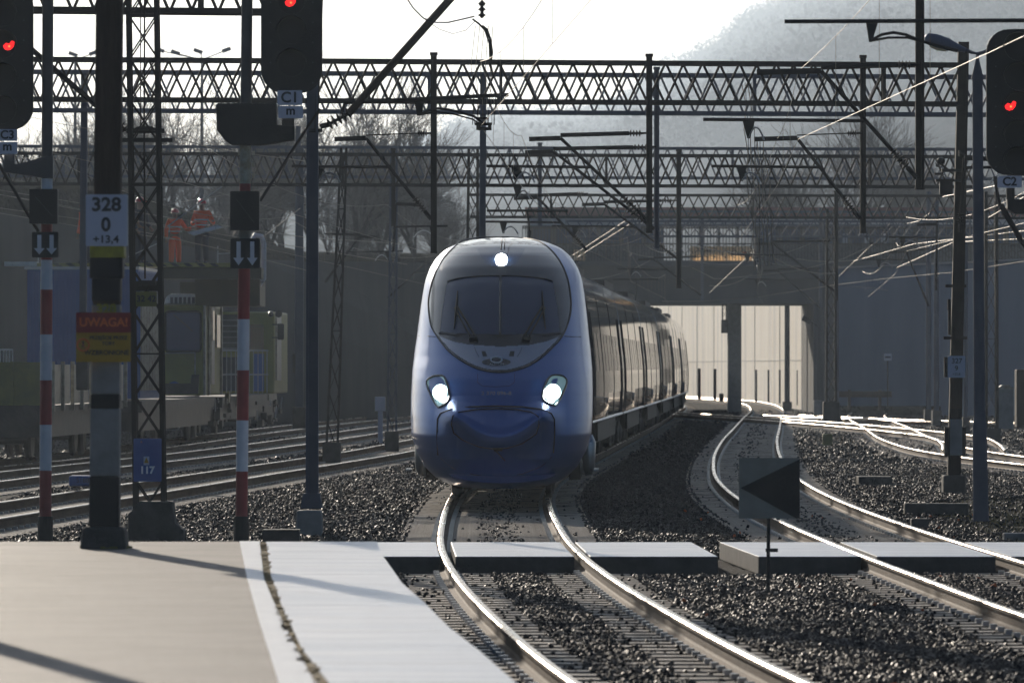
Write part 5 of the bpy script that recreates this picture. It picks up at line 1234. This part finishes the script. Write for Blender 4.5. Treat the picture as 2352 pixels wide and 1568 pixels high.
# rear cab with railings
D2 = 201.0
rc_ = obj('rear_cab', wbox(MB(), 630, D2, 3.1, 5.5, 1.2, GZ(716, D2)), M['yellow'], cv, bevel=.05)
obj('side_door', MB().box(wp_(630, D2, .02, 1.4, 2.6), (.05, 1.8, 2.0), M=Rz), M['sill'], rc_)
obj('rear_window', MB().prism(rrect(560, 606, 745, 805, 4, D2 - .03), (0, .02, 0)), M['glass'], rc_)
obj('louvre_panel', MB().prism(rrect(500, 548, 722, 806, 2, D2 - .03), (0, .02, 0)), M['under'], rc_)
mb = MB()
for k in range(6): mb.bar(P(502, 735 + k * 13, D2 - .06), P(547, 735 + k * 13, D2 - .06), .03)
obj('louvre_slats', mb, M['postgrey'], rc_)
mb = MB()
for k in range(12): x = 500 + k * 10.3; mb.bar(P(x, 902, D2 - 3), P(x, 805, D2 - 3), .022)
for y in (805, 860): mb.bar(P(498, y, D2 - 3), P(616, y, D2 - 3), .045, n=6)
obj('railing', mb, M['galv'], cv)
obj('rear_deck', wbox(MB(), 618, D2 - 3.1, 3.0, 3.1, 1.0, 1.2), M['sill'], cv)
obj('blue_door', MB().prism(rrect(583, 606, 812, 898, 1, D2 - .05), (0, .02, 0)), M['contblue'], rc_); obj('blue_panel', MB().prism(rrect(502, 548, 820, 898, 1, D2 - .05), (0, .02, 0)), M['navy'], rc_)
mr = obj('mirror', MB().prism(rrect(637, 652, 743, 780, 3, D2 - .3), (0, .1, 0)).bar(P(625, 745, D2 - .25), P(640, 745, D2 - .25), .03).bar(P(625, 775, D2 - .25), P(640, 775, D2 - .25), .03), M['black'], cv)
obj('marker_lamp', MB().lathe(P(622, 721, D2 - .05), P(622, 721, D2 - .15), [(0, .09), (1, .08)], 12), M['lens'], cv); obj('work_light', MB().lathe(P(640, 721, D2 - .2), P(640, 721, D2 - .4), [(0, .08), (1, .11)], 12), M['black'], cv)
# raised platform with hazard stripes
D3 = 174.0; u = D3 / F
wpz = GZ(604, D3)
pf = obj('work_platform', MB().bx(GX(85, D3), GX(545, D3), D3, D3 + 1.9, GZ(613, D3), wpz), M['yellow'], cv)
mb = MB()
x = 130
while x < 500: mb.prism([P(x, 612, D3) + Vector((0, -.006, 0)), P(x + 14, 612, D3) + Vector((0, -.006, 0)), P(x + 4, 604.5, D3) + Vector((0, -.006, 0)), P(x - 10, 604.5, D3) + Vector((0, -.006, 0))], (0, .004, 0)); x += 30
obj('hazard_stripe', mb, M['black'], pf)
obj('edge_strip', MB().bx(GX(10, D3), GX(85, D3), D3 - .02, D3 + .5, GZ(611, D3), GZ(601, D3)), M['galv'], pf)
mb = MB(); mb.bx(GX(375, D3), GX(600, D3), D3 + .1, D3 + 1.8, GZ(640, D3), GZ(614, D3)); mb.bx(GX(440, D3), GX(590, D3), D3 + 2, D3 + 6, GZ(700, D3), GZ(640, D3)); mb.bx(GX(385, D3), GX(470, D3), D3 + 6.5, D3 + 8, GZ(668, D3), GZ(640, D3)); obj('platform_column', mb, M['colu'], cv)
mb = MB()
for (x, y0, y1) in ((545, 560, 604), (500, 565, 604), (228, 590, 604), (88, 585, 604)): mb.bar(P(x, y1, D3 + 1.8), P(x, y0, D3 + 1.8), .03)
mb.bar(P(545, 580, D3 + 1.8), P(500, 583, D3 + 1.8), .025); obj('platform_railing', mb, M['galv'], pf)
mb = MB(); mb.tube([P(x, y, D3 + 3) for x, y in ((590, 700), (592, 660), (605, 640), (606, 560), (600, 543), (586, 540), (580, 552), (580, 590))], .075, 10); obj('crane_arm', mb, M['mwhite'], cv, smooth=True)
mb = MB()
for k in range(16): q = P(random.uniform(575, 602), random.uniform(618, 660), D3 + 2.6); mb.bar(q, q + Vector((random.uniform(-.2, .2), random.uniform(-.1, .1), random.uniform(-.15, .15))), .05, n=5)
obj('winch', mb, M['galv'], cv)
mb = MB(); mb.tube([P(x, y, D3) for x, y in ((295, 600), (385, 520), (517, 423))][1:], .018, 5); mb.bar(P(295, 590, D3), P(360, 560, D3), .02); tag(obj('long_pole', mb, M['galv']), 'long thin bright pole held up behind the workers', 'pole')

# ---------------------------------------------------------------- people
def skin_mesh(name, V, E, rad, m, parent, root=0, sub=2):
    me = bpy.data.meshes.new(name); me.from_pydata([tuple(v) for v in V], E, []); o = bpy.data.objects.new(name, me); COL.objects.link(o)
    o.modifiers.new('skin', 'SKIN').use_smooth_shade = True
    for i, r_ in enumerate(rad): me.skin_vertices[0].data[i].radius = (r_, r_) if not hasattr(r_, '__len__') else r_
    me.skin_vertices[0].data[root].use_root = True
    s_ = o.modifiers.new('sub', 'SUBSURF'); s_.levels = sub; s_.render_levels = sub
    dg = bpy.context.evaluated_depsgraph_get(); m2 = bpy.data.meshes.new_from_object(o.evaluated_get(dg)); bpy.data.objects.remove(o)
    m2.materials.clear(); return link(name, m2, m, parent, True)
def person(label, x, yfeet, D, h, jacket, legs, armL, armR, face=0.0, vest=False, boots='navy', lean=0.0):
    "x,yfeet picture position of the feet; arms: (elbow, hand) offsets from the shoulder in body heights"
    base = P(x, yfeet, D); r_ = thing('person', label, 'person', base, 'workers on the raised platform')
    R2 = Matrix.Rotation(face, 3, 'Z')
    q = lambda a, b, c: base + R2 @ Vector((a * h, (b - lean * c) * h, c * h))
    # front of the figure looks to -Y (towards the camera)
    J = {'pel': q(0, 0, .53), 'sp': q(0, 0, .62), 'ch': q(0, 0, .74), 'nk': q(0, .005, .83), 'hd0': q(0, -.005, .875), 'hd1': q(0, -.005, .935)}
    V = [J['pel'], J['sp'], J['ch'], J['nk'], J['hd0'], J['hd1']]; E = [(0, 1), (1, 2), (2, 3), (3, 4), (4, 5)]; rad = [.085 * h, .08 * h, (.105 * h, .07 * h), .034 * h, (.046 * h, .055 * h), (.044 * h, .052 * h)]
    jv = [J['pel'], J['sp'], J['ch'], q(0, 0, .805)]; je = [(0, 1), (1, 2), (2, 3)]; jr = [.098 * h, .094 * h, (.12 * h, .085 * h), .06 * h]
    lv = [q(0, 0, .56), q(0, 0, .51)]; le = [(0, 1)]; lr = [.094 * h, .092 * h]
    for s_ in (-1, 1):
        hp = q(s_ * .052, 0, .49); kn = q(s_ * .062, -.02, .275); an = q(s_ * .065, .01, .045); to = q(s_ * .075, -.085, .02)
        k = len(V); V += [hp, kn, an, to]; E += [(0, k), (k, k + 1), (k + 1, k + 2), (k + 2, k + 3)]; rad += [.055 * h, .038 * h, .026 * h, .018 * h]
        k = len(lv); lv += [hp, kn, q(s_ * .066, .005, .05)]; le += [(1, k), (k, k + 1), (k + 1, k + 2)]; lr += [.068 * h, .055 * h, .048 * h]
        bo = MB(); bo.lathe(an + Vector((0, .03 * h, -.02 * h)), to + Vector((0, -.02 * h, -.002)), [(0, .02 * h), (.2, .035 * h), (.7, .032 * h), (1, .015 * h)], 10); bo.lathe(an + Vector((0, 0, -.02 * h)), an + Vector((0, 0, .07 * h)), [(0, .034 * h), (1, .036 * h)], 10)
        obj('boot', bo, M[boots], r_, smooth=True)
        eo, ho = (armR if s_ > 0 else armL)
        sh = q(s_ * .105, 0, .79); el = sh + R2 @ Vector((eo[0] * h * s_, eo[1] * h, eo[2] * h)); ha = el + R2 @ Vector((ho[0] * h * s_, ho[1] * h, ho[2] * h))
        k = len(V); V += [sh, el, ha]; E += [(2, k), (k, k + 1), (k + 1, k + 2)]; rad += [.034 * h, .026 * h, .018 * h]
        dr = (ha - el).normalized(); sd = dr.cross(Vector((0, 1, 0))).normalized() if abs(dr.y) < .9 else Vector((1, 0, 0)); nm = sd.cross(dr)
        pm = ha + dr * .03 * h; k2 = len(V); V.append(pm); E.append((k + 2, k2)); rad.append((.020 * h, .012 * h))
        for fi, fo in enumerate((-.017, -.006, .006, .017)):
            b0 = len(V); L_ = (.036, .042, .040, .032)[fi] * h
            V += [pm + sd * fo * h + dr * .014 * h, pm + sd * fo * h * 1.1 + dr * L_ * .7 + nm * .006 * h, pm + sd * fo * h * 1.1 + dr * L_ + nm * .018 * h]
            E += [(k2, b0), (b0, b0 + 1), (b0 + 1, b0 + 2)]; rad += [.0055 * h, .005 * h, .0045 * h]
        b0 = len(V); V += [pm - dr * .01 * h + sd * .022 * h * -s_, pm + dr * .018 * h + sd * .032 * h * -s_ + nm * .006 * h]; E += [(k2, b0), (b0, b0 + 1)]; rad += [.006 * h, .005 * h]
        k = len(jv); jv += [sh, el, ha - dr * .012 * h]; je += [(2, k), (k, k + 1), (k + 1, k + 2)]; jr += [.048 * h, .040 * h, .031 * h]
    body = skin_mesh('body', V, E, rad, M['skin'], r_)
    hc = q(0, -.005, .915)
    fb = MB(); fd = R2 @ Vector((0, -1, 0)); sx = R2 @ Vector((1, 0, 0))
    fb.lathe(hc + fd * .050 * h + Vector((0, 0, .004 * h)), hc + fd * .062 * h + Vector((0, 0, -.012 * h)), [(0, .006 * h), (1, .009 * h)], 6)
    for s_ in (-1, 1): fb.box(hc + sx * s_ * .05 * h, (.01 * h, .018 * h, .03 * h), M=R2)
    obj('nose_and_ears', fb, M['skin'], body)
    eb = MB()
    for s_ in (-1, 1): eb.box(hc + fd * .052 * h + sx * s_ * .018 * h + Vector((0, 0, .006 * h)), (.012 * h, .004 * h, .005 * h), M=R2)
    eb.box(hc + fd * .05 * h + Vector((0, 0, -.030 * h)), (.024 * h, .004 * h, .004 * h), M=R2); obj('eyes_and_mouth', eb, M['navy'], body)
    jk = skin_mesh('jacket', jv, je, jr, M[jacket], r_, 0)
    tr = skin_mesh('trousers', lv, le, lr, M[legs], r_, 0)
    if vest:
        st = MB()
        for c_ in (.60, .68):
            ring = [q(.118 * math.cos(a), .100 * math.sin(a), c_) for a in np.linspace(0, 2 * PI, 20)]; st.tube(ring, .012 * h, 5)
        obj('reflective_band', st, M['reflect'], jk)
    ht = MB(); ht.lathe(q(0, .0, .932), q(0, .0, 1.012), [(0, .078 * h), (.1, .070 * h), (.45, .066 * h), (.8, .044 * h), (1, .010 * h)], 16); ht.box(q(0, -.07, .936), (.09 * h, .05 * h, .008 * h), M=R2)
    obj('helmet', ht, M['helmet'], r_, smooth=50); return r_
Dp = 174.9
person('tall worker in orange jacket and dark trousers with red helmet, holding a pale tray', 464, 606, Dp, 1.73, 'orange', 'navy', ((.04, -.02, -.17), (-.06, -.15, .02)), ((.08, -.02, -.16), (.05, -.15, .03)), face=-.25, vest=True)
person('shorter worker all in orange with red helmet, right of the lattice mast', 402, 610, Dp, 1.52, 'orange', 'orange', ((.05, 0, -.17), (.0, -.03, -.15)), ((.09, -.01, -.15), (.11, -.10, .02)), face=.15, vest=True)
person('worker in dark clothes and red helmet, half hidden by the lattice mast', 322, 606, Dp, 1.78, 'navy', 'navy', ((.05, 0, -.17), (.0, -.08, -.12)), ((.05, 0, -.17), (-.03, -.10, -.08)), face=.9)
person('worker in an orange jacket half hidden behind the number plate 328, leftmost of the workers', 197, 606, Dp, 1.66, 'orange', 'navy', ((.05, 0, -.17), (-.02, -.06, -.15)), ((.04, .02, -.17), (.02, -.05, -.15)), face=-.9)
tag(obj('tool_tray', MB().prism([P(x, y, Dp - .35) for x, y in ((430, 534), (500, 517), (512, 522), (445, 541))], (0, .3, 0)), M['mwhite']), 'pale flat tray held by the taller orange worker', 'tray')
# ---------------------------------------------------------------- walls, bridge
def wall(name, label, cat, poly, th, m, seams=0, parent=None):
    pass
# sunlit retaining wall beyond the bridge, runs along the line of sight
A = Vector((GX(1474, 585), 585, 0)); B = Vector((GX(1875, 326), 326, 0)); B2 = B + (B - A).normalized() * 6
dr = (B - A).normalized(); nn = Vector((dr.y, -dr.x, 0)); nn = nn if nn.x < 0 else -nn
sw = thing('retaining_wall', 'bright sunlit concrete retaining wall seen through the bridge opening', 'wall', tuple((A + B) / 2))
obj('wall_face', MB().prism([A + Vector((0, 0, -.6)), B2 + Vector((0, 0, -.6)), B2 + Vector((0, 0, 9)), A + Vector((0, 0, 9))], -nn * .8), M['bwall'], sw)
mb = MB(); L_ = (B2 - A).length; k = 0
while k * 27.0 < L_: p = A + dr * (10 + k * 27.0) + nn * .01; mb.bar(p + Vector((0, 0, -.3)), p + Vector((0, 0, 8)), .05, .012); k += 1
for z in (2.35,): mb.bar(A + nn * .01 + Vector((0, 0, z)), B2 + nn * .01 + Vector((0, 0, z)), .03, .05)
obj('panel_joint', mb, M['joint'], sw)
# stains
# blue grey wall on the right
D = 300
rw_ = thing('retaining_wall', 'large plain blue-grey wall in shade at right, behind the kilometre mast', 'wall', P(2140, 950, D))
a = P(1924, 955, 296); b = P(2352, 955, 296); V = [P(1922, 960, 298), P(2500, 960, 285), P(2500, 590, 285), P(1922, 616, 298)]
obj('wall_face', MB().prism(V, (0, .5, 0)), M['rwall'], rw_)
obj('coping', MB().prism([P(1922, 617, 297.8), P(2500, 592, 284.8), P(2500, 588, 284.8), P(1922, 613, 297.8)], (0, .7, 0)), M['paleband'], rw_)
mb = MB()
for x in (1990, 2090, 2185, 2290): mb.bar(P(x, 950, 291) , P(x, 612, 291), .03)
obj('weed_line', MB().bx(GX(1925, 294), GX(2420, 294), 292.5, 294, -.3, .25), M['leaf'], rw_)
# bridge
D = 312.0
br = thing('road_bridge', 'dark concrete road bridge over the tracks with an ornate railing and a beige banner', 'bridge', P(1700, 697, D))
zb_, zt_ = GZ(697, D), GZ(612, D)
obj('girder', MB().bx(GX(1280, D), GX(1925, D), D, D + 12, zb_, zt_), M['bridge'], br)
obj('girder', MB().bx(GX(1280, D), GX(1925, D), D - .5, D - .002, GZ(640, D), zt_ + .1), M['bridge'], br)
obj('deck_edge', MB().bx(GX(1180, D), GX(2500, D), D - 1.2, D - .3, GZ(612, D), GZ(600, D)), M['bridge'], br)
obj('parapet', MB().bx(GX(1180, D), GX(2500, D), D - .2, D + .1, GZ(607, D), GZ(600, D)), M['bridge'], br)
obj('abutment', MB().bx(GX(1868, D), GX(1925, D), D - .2, D + 13, -.6, zb_ - .003), M['bridge'], br)
obj('abutment', MB().bx(GX(1180, D), GX(1478, D), D + .3, D + 13, -.6, zb_ - .003), M['bridge'], br)
obj('pier', MB().bx(GX(1672, 316), GX(1703, 316), 316, 317.2, -.6, zb_ - .004), M['postgrey'], br)
mb = MB(); Dr = D - .9
for k in range(160):
    x = 1200 + k * 7.2; mb.bar(P(x, 604, Dr), P(x, 520, Dr), .03, n=4)
for y in (520, 524, 560, 600): mb.bar(P(1200, y, Dr), P(2352, y, Dr), .06)
for k in range(56):
    x = 1205 + k * 20.6
    for (cy, rr) in ((583, 8), (567, 5)):
        c = P(x + 8, cy, Dr); ring = [c + Vector((math.cos(t) * rr * Dr / F, -.02, math.sin(t) * rr * Dr / F)) for t in np.linspace(0, 1.6 * PI, 10)]; mb.tube(ring, .018, 4)
rl = obj('railing', mb, M['steel'], br)
bn = obj('banner', MB().prism(rrect(1585, 1728, 566, 602, 1, D - .55), (0, .03, 0)), M['banner'], br)
for (s_, x, y, z_) in (('NOWA', 1625, 578, .22), ('OFERTA', 1650, 592, .22), ('SKLEP', 1690, 584, .2)): text('lettering', s_, z_, P(x, y, D - .56), M['postgrey'], bn)
obj('red_spot', MB().prism(rrect(1704, 1716, 578, 588, 3, D - .57), (0, .01, 0)), M['redink'], bn)
tag(obj('banner', MB().prism(rrect(1318, 1345, 574, 602, 1, D - .55), (0, .03, 0)), M['banner']), 'small beige banner on the bridge railing just right of the cab roof', 'banner')
# pavilion on the bridge deck
D = 316.0
bd_ = thing('station_building', 'long low pavilion on the bridge deck with a red-brown roof band', 'building', P(1800, 520, D))
obj('roof_band', MB().bx(GX(1206, D), GX(2500, D), D, D + 2, GZ(497, D), GZ(476, D)), M['redbrown'], bd_)
for xa, xb in ((1210, 1520), (1735, 2500)): obj('wall', MB().bx(GX(xa, D), GX(xb, D), D + .3, D + 1.8, zt_ + .105, GZ(520, D)), M['bridge'], bd_)
obj('pale_band', MB().bx(GX(1210, D), GX(2500, D), D + .1, D + 1.8, GZ(519.8, D), GZ(497.3, D)), M['paleband'], bd_)
for x in range(1520, 1740, 43): obj('post', MB().bx(GX(x, D), GX(x + 5, D), D + .3, D + .5, zt_ + .105, GZ(520.2, D)), M['bridge'], bd_)
for k in range(22):
    x = 1225 + k * 52
    if 1500 < x < 1735: continue
    obj('window', MB().bx(GX(x, D), GX(x + 40, D), D + .2, D + .32, GZ(560, D), GZ(518, D)), M['glass'], bd_)
for x0 in (1935, 1985, 2025): obj("blind", MB().bx(GX(x0, D), GX(x0 + 12, D), D + .12, D + .2, GZ(560, D), GZ(536, D)), M["paleband"], bd_)
# left bank and wall
D = 235.0
lw = thing('noise_wall', 'long dark wall behind the tracks left of the train', 'wall', P(700, 900, D))
V = [P(-260, 1000, 205), P(1330, 960, 300), P(1330, 602, 300), P(700, 600, 255), (P(600, 596, 248)), (P(-260, 440, 205))]
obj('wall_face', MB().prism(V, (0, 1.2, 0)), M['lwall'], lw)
bk = MB(); hb = [(-400, 415, 215), (0, 420, 225), (300, 436, 240), (560, 560, 262), (700, 592, 275), (1000, 596, 300), (1330, 600, 320)]
V = []
for (x, y, d) in hb: V += [P(x, 980, d - 3), P(x, y + 6, d - 3) , P(x, y, d), P(x, y - 14, d + 60)]
Fc = []
for i in range(len(hb) - 1):
    for j in range(3): a_ = i * 4 + j; Fc.append((a_, a_ + 1, a_ + 5, a_ + 4))
struct('embankment', bk.add(V, Fc), M['leaf'])

# ---------------------------------------------------------------- hills
ridge = [(-1500, 380), (-400, 360), (300, 335), (700, 325), (1000, 285), (1150, 268), (1270, 260), (1400, 238), (1500, 200), (1560, 175), (1620, 140), (1680, 95), (1740, 55), (1820, 10), (1950, -60), (2200, -150), (2500, -260), (3000, -380)]
n1, n2 = 140, 60; V = np.zeros((n1, n2, 3)); Dr_ = 5200.0
for i, xp in enumerate(np.linspace(-1400, 3000, n1)):
    yr = np.interp(xp, [p[0] for p in ridge], [p[1] for p in ridge]); zr_ = GZ(yr, Dr_)
    for j, q in enumerate(np.linspace(0, 1, n2)):
        d = 520 + (Dr_ - 520) * q; prof = q ** 1.15
        V[i, j] = ((xp - CX) * Dr_ / F * (.55 + .45 * q) if False else (xp - CX) * (d) / F, d, -.5 + (zr_ - 10) * prof + rng.normal(0, 2.5) * q)
grid_mesh('hills', V.reshape(-1, 3), n1, n2, M['hillm'])['kind'] = 'structure'
# forest: many leaf clumps on the upper slope
def puffs(name, C3, Rr, m, label, cat, nf=26, flat=.8, s0=.05, s1=.11):
    "clumps of small leaf-like quads"
    n = len(C3); k = nf
    d = rng.normal(0, 1, (n, k, 3)); d /= np.linalg.norm(d, axis=2, keepdims=True); rad = rng.uniform(.25, 1.0, (n, k, 1)) ** .6
    c = C3[:, None, :] + d * rad * Rr[:, None, None] * np.array([1, 1, flat])
    s_ = Rr[:, None, None] * rng.uniform(s0, s1, (n, k, 1))
    a = rng.normal(0, 1, (n, k, 3)); a /= np.linalg.norm(a, axis=2, keepdims=True); b = np.cross(a, rng.normal(0, 1, (n, k, 3))); b /= np.linalg.norm(b, axis=2, keepdims=True)
    Vv = np.stack([c - a * s_ - b * s_ * .6, c + a * s_ - b * s_ * .6, c + a * s_ + b * s_ * .6, c - a * s_ + b * s_ * .6], 2).reshape(-1, 3)
    return tag(quads_mesh(name, Vv, np.arange(len(Vv)).reshape(-1, 4), m), label, cat, kind='stuff')
nt_ = 7000; xs_ = rng.uniform(1040, 2450, nt_); q = 1 - rng.uniform(0, 1, nt_) ** 1.3 * .62
yr = np.interp(xs_, [p[0] for p in ridge], [p[1] for p in ridge]); d_ = 520 + (Dr_ - 520) * q
keep = rng.uniform(0, 1, nt_) < np.clip((xs_ - 1150) / 400, .45, 1)
Cz = -.5 + (GZ(yr, Dr_) - 10) * q ** 1.15; Rr = rng.uniform(5, 13, nt_)
big = rng.uniform(0, 1, nt_) < .10; Rr = np.where(big, Rr * 1.4, Rr)
puffs('forest', np.stack([(xs_ - CX) * d_ / F, d_, Cz + Rr * .5], -1)[keep], Rr[keep], M['forest'], 'hazy wooded hillside rising at the upper right', 'forest', nf=90)

nr = 90; xs_ = rng.uniform(1480, 1900, nr); yr = np.interp(xs_, [p[0] for p in ridge], [p[1] for p in ridge]); d_ = rng.uniform(5000, 5200, nr); Rr = rng.uniform(7, 20, nr)
Cz = -.5 + (GZ(yr, Dr_) - 10) * ((d_ - 520) / (Dr_ - 520)) ** 1.15 + Rr * .45
puffs('crest_forest', np.stack([(xs_ - CX) * d_ / F, d_, Cz], -1), Rr, M['forest'], 'taller tree crowns standing out along the hazy hill crest', 'forest', nf=700, flat=1.1, s0=.02, s1=.055)

# ---------------------------------------------------------------- bare trees
def bare_tree(seed, height, spread, levels=6):
    rs = random.Random(seed); segs = []
    def grow(p, d, L, r, lv):
        n = 3; q = p
        for i in range(n):
            d = (d + Vector((rs.gauss(0, .11), rs.gauss(0, .11), rs.gauss(.04, .06)))).normalized(); q2 = q + d * L / n
            segs.append((q, q2, r * (1 - i * .15), r * (1 - (i + 1) * .15), lv)); q = q2
            if lv >= 1 and lv < levels and rs.random() < .5:
                ax = d.orthogonal().normalized(); ax.rotate(Matrix.Rotation(rs.uniform(0, 2 * PI), 3, d)); d2 = (d * rs.uniform(.55, .9) + ax * spread * rs.uniform(.6, 1.1)).normalized(); grow(q, d2, L * rs.uniform(.6, .85), r * .5, lv + 1)
        if lv < levels:
            for _ in range(2 if lv else 6):
                ax = d.orthogonal().normalized(); ax.rotate(Matrix.Rotation(rs.uniform(0, 2 * PI), 3, d)); d2 = (d + ax * spread * rs.uniform(.5, 1.2)).normalized(); grow(q, d2, L * rs.uniform(.72, .95), r * .62, lv + 1)
    grow(Vector((0, 0, 0)), Vector((0, 0, 1)), height * .17, height * .015, 0)
    out = []
    for trunk in (True, False):
        V = []; Q = []
        for (a, b, r0, r1, lv) in segs:
            if (lv <= 1) != trunk: continue
            r0 = max(r0, .0065); r1 = max(r1, .005); t = (b - a).normalized(); u = t.orthogonal().normalized(); v = t.cross(u); k = len(V)
            for p, r_ in ((a, r0), (b, r1)):
                for j in range(3): an = 2 * PI * j / 3; V.append(tuple(p + (u * math.cos(an) + v * math.sin(an)) * r_))
            for j in range(3): Q.append((k + j, k + (j + 1) % 3, k + 3 + (j + 1) % 3, k + 3 + j))
        me = bpy.data.meshes.new('trunk' if trunk else 'crown'); me.from_pydata(V, [], Q); me.materials.append(M['bark'] if trunk else M['twig']); out.append(me)
    zmax = max(s_[1].z for s_ in segs); return out, zmax
TM = [bare_tree(3, 14, .50, 6), bare_tree(9, 14, .58, 6), bare_tree(21, 14, .42, 6)]
trees = [  # x, base y, top y, depth, kind, label
    (150, 560, 165, 262, 0, 'bare tree behind the leftmost signal mast'), (262, 560, 190, 275, 2, 'bare tree behind the kilometre post'), (390, 570, 175, 268, 1, 'bare tree behind the lattice mast, above the workers'),
    (505, 590, 150, 280, 0, 'bare tree above the work platform, left of mast C1'), (625, 600, 190, 290, 2, 'bare tree behind the cabinet of mast C1'), (720, 600, 160, 285, 1, 'bare tree behind the tapered mast'),
    (800, 600, 105, 292, 0, 'tallest bare tree reaching above the gantry left of the train'), (880, 605, 190, 300, 2, 'bare tree just right of the tallest one'), (960, 605, 290, 295, 1, 'small bare tree with drooping twigs next to the cab roof'),
    (60, 560, 250, 255, 2, 'bare tree at the far left edge'), (1930, 600, 165, 330, 0, 'wide bare tree behind the right-hand gantries'), (1840, 600, 330, 345, 1, 'lower bare tree left of the wide right-hand tree'), (2070, 600, 270, 340, 2, 'bare tree right of the wide one, behind the gantries'),
    (2180, 600, 380, 360, 1, 'low bare tree near the kilometre mast'), (330, 560, 330, 250, 1, 'low bare tree between the kilometre post and the lattice mast'),
    (105, 600, 300, 300, 1, 'hazy bare tree just right of the leftmost signal mast'), (450, 610, 260, 310, 2, 'hazy bare tree directly behind the taller worker'), (575, 630, 330, 300, 1, 'low bare tree right behind mast C1'), (670, 640, 300, 318, 0, 'hazy bare tree between mast C1 and the tapered mast'),
    (765, 640, 330, 312, 2, 'low bare tree behind the leaning lattice mast'), (850, 640, 320, 322, 1, 'low bare tree in the gap left of the drop post beside the cab'), (925, 650, 380, 316, 0, 'smallest bare tree above the wall beside the cab'), (1020, 650, 400, 330, 1, 'low twiggy bare tree right behind the cab roof')]
for i, (x, yb_, yt, D, k, lab) in enumerate(trees):
    (mt_, mc), zm_ = TM[k]; b = P(x, yb_ + 70, D); sc_ = (GZ(yt, D) - b.z) / zm_
    r_ = thing('bare_tree', lab, 'tree', b, 'bare winter trees behind the tracks'); r_.scale = (sc_,) * 3; r_.rotation_euler = (0, 0, i * 1.9)
    for nm, me in (('trunk', mt_), ('crown', mc)):
        o = bpy.data.objects.new(nm, me); COL.objects.link(o); o.parent = r_

# small ground details
gx = []; n = 60000
X = rng.uniform(5.0, 11.5, n); Y = rng.uniform(77, 115, n)
d = np.hypot((X - 8.4) / 2.7, (Y - 92) / 19); k = (rng.uniform(0, 1, n) > d * .9) & (X > T2(Y) + 2.1); X, Y = X[k], Y[k]
hgt = rng.uniform(.02, .075, len(X)); an = rng.uniform(0, 2 * PI, len(X)); wd = .008
V = np.stack([np.stack([X - wd * np.cos(an), Y - wd * np.sin(an), np.full(len(X), -.25)], -1), np.stack([X + wd * np.cos(an), Y + wd * np.sin(an), np.full(len(X), -.25)], -1),
              np.stack([X + rng.normal(0, .02, len(X)), Y + rng.normal(0, .02, len(X)), -.23 + hgt], -1)], 1).reshape(-1, 3)
tag(quads_mesh('grass', V, np.arange(len(V)).reshape(-1, 3), M['grass']), 'short yellowish grass and moss beside the right-hand mast foot', 'grass', kind='stuff')
n = 70; X = rng.uniform(1, 9, n); Y = rng.uniform(44, 100, n); S_ = rng.uniform(.02, .035, n)
k = np.abs(X - T1(Y)) > .9; rocks('fallen_leaves', X[k], Y[k], np.full(k.sum(), -.165), S_[k], M['leaforange'], 'scattered orange fallen leaves on the ballast', 'leaves')
for (x, y, lab) in ((1815, 1310, 'scrap of white paper on the ballast behind the post of the triangle board'), (2128, 1240, 'white paper scrap near the second rail, left of the low slab')):
    p = G(x, y, -.17); tag(obj('paper_scrap', MB().add([p, p + Vector((.09, .03, .02)), p + Vector((.07, .12, .05)), p + Vector((-.02, .1, .01))], [(0, 1, 2, 3)]), M['paper']), lab, 'litter')

# ---------------------------------------------------------------- haze
hz = obj('haze', MB().bx(-2000, 2200, -60, 9400, -1.7, 960), None); tag(hz, 'pale winter haze over the yard', 'haze', kind='stuff')
hm = bpy.data.materials.new('haze_air'); hm.use_nodes = True; t = hm.node_tree; t.nodes.remove(t.nodes['Principled BSDF'])
pv = t.nodes.new('ShaderNodeVolumePrincipled'); pv.inputs['Color'].default_value = (.66, .80, .98, 1); pv.inputs['Density'].default_value = .00016; pv.inputs['Anisotropy'].default_value = .55
t.links.new(pv.outputs[0], t.nodes['Material Output'].inputs['Volume']); hz.data.materials.clear(); hz.data.materials.append(hm)
hm.cycles.homogeneous_volume = True
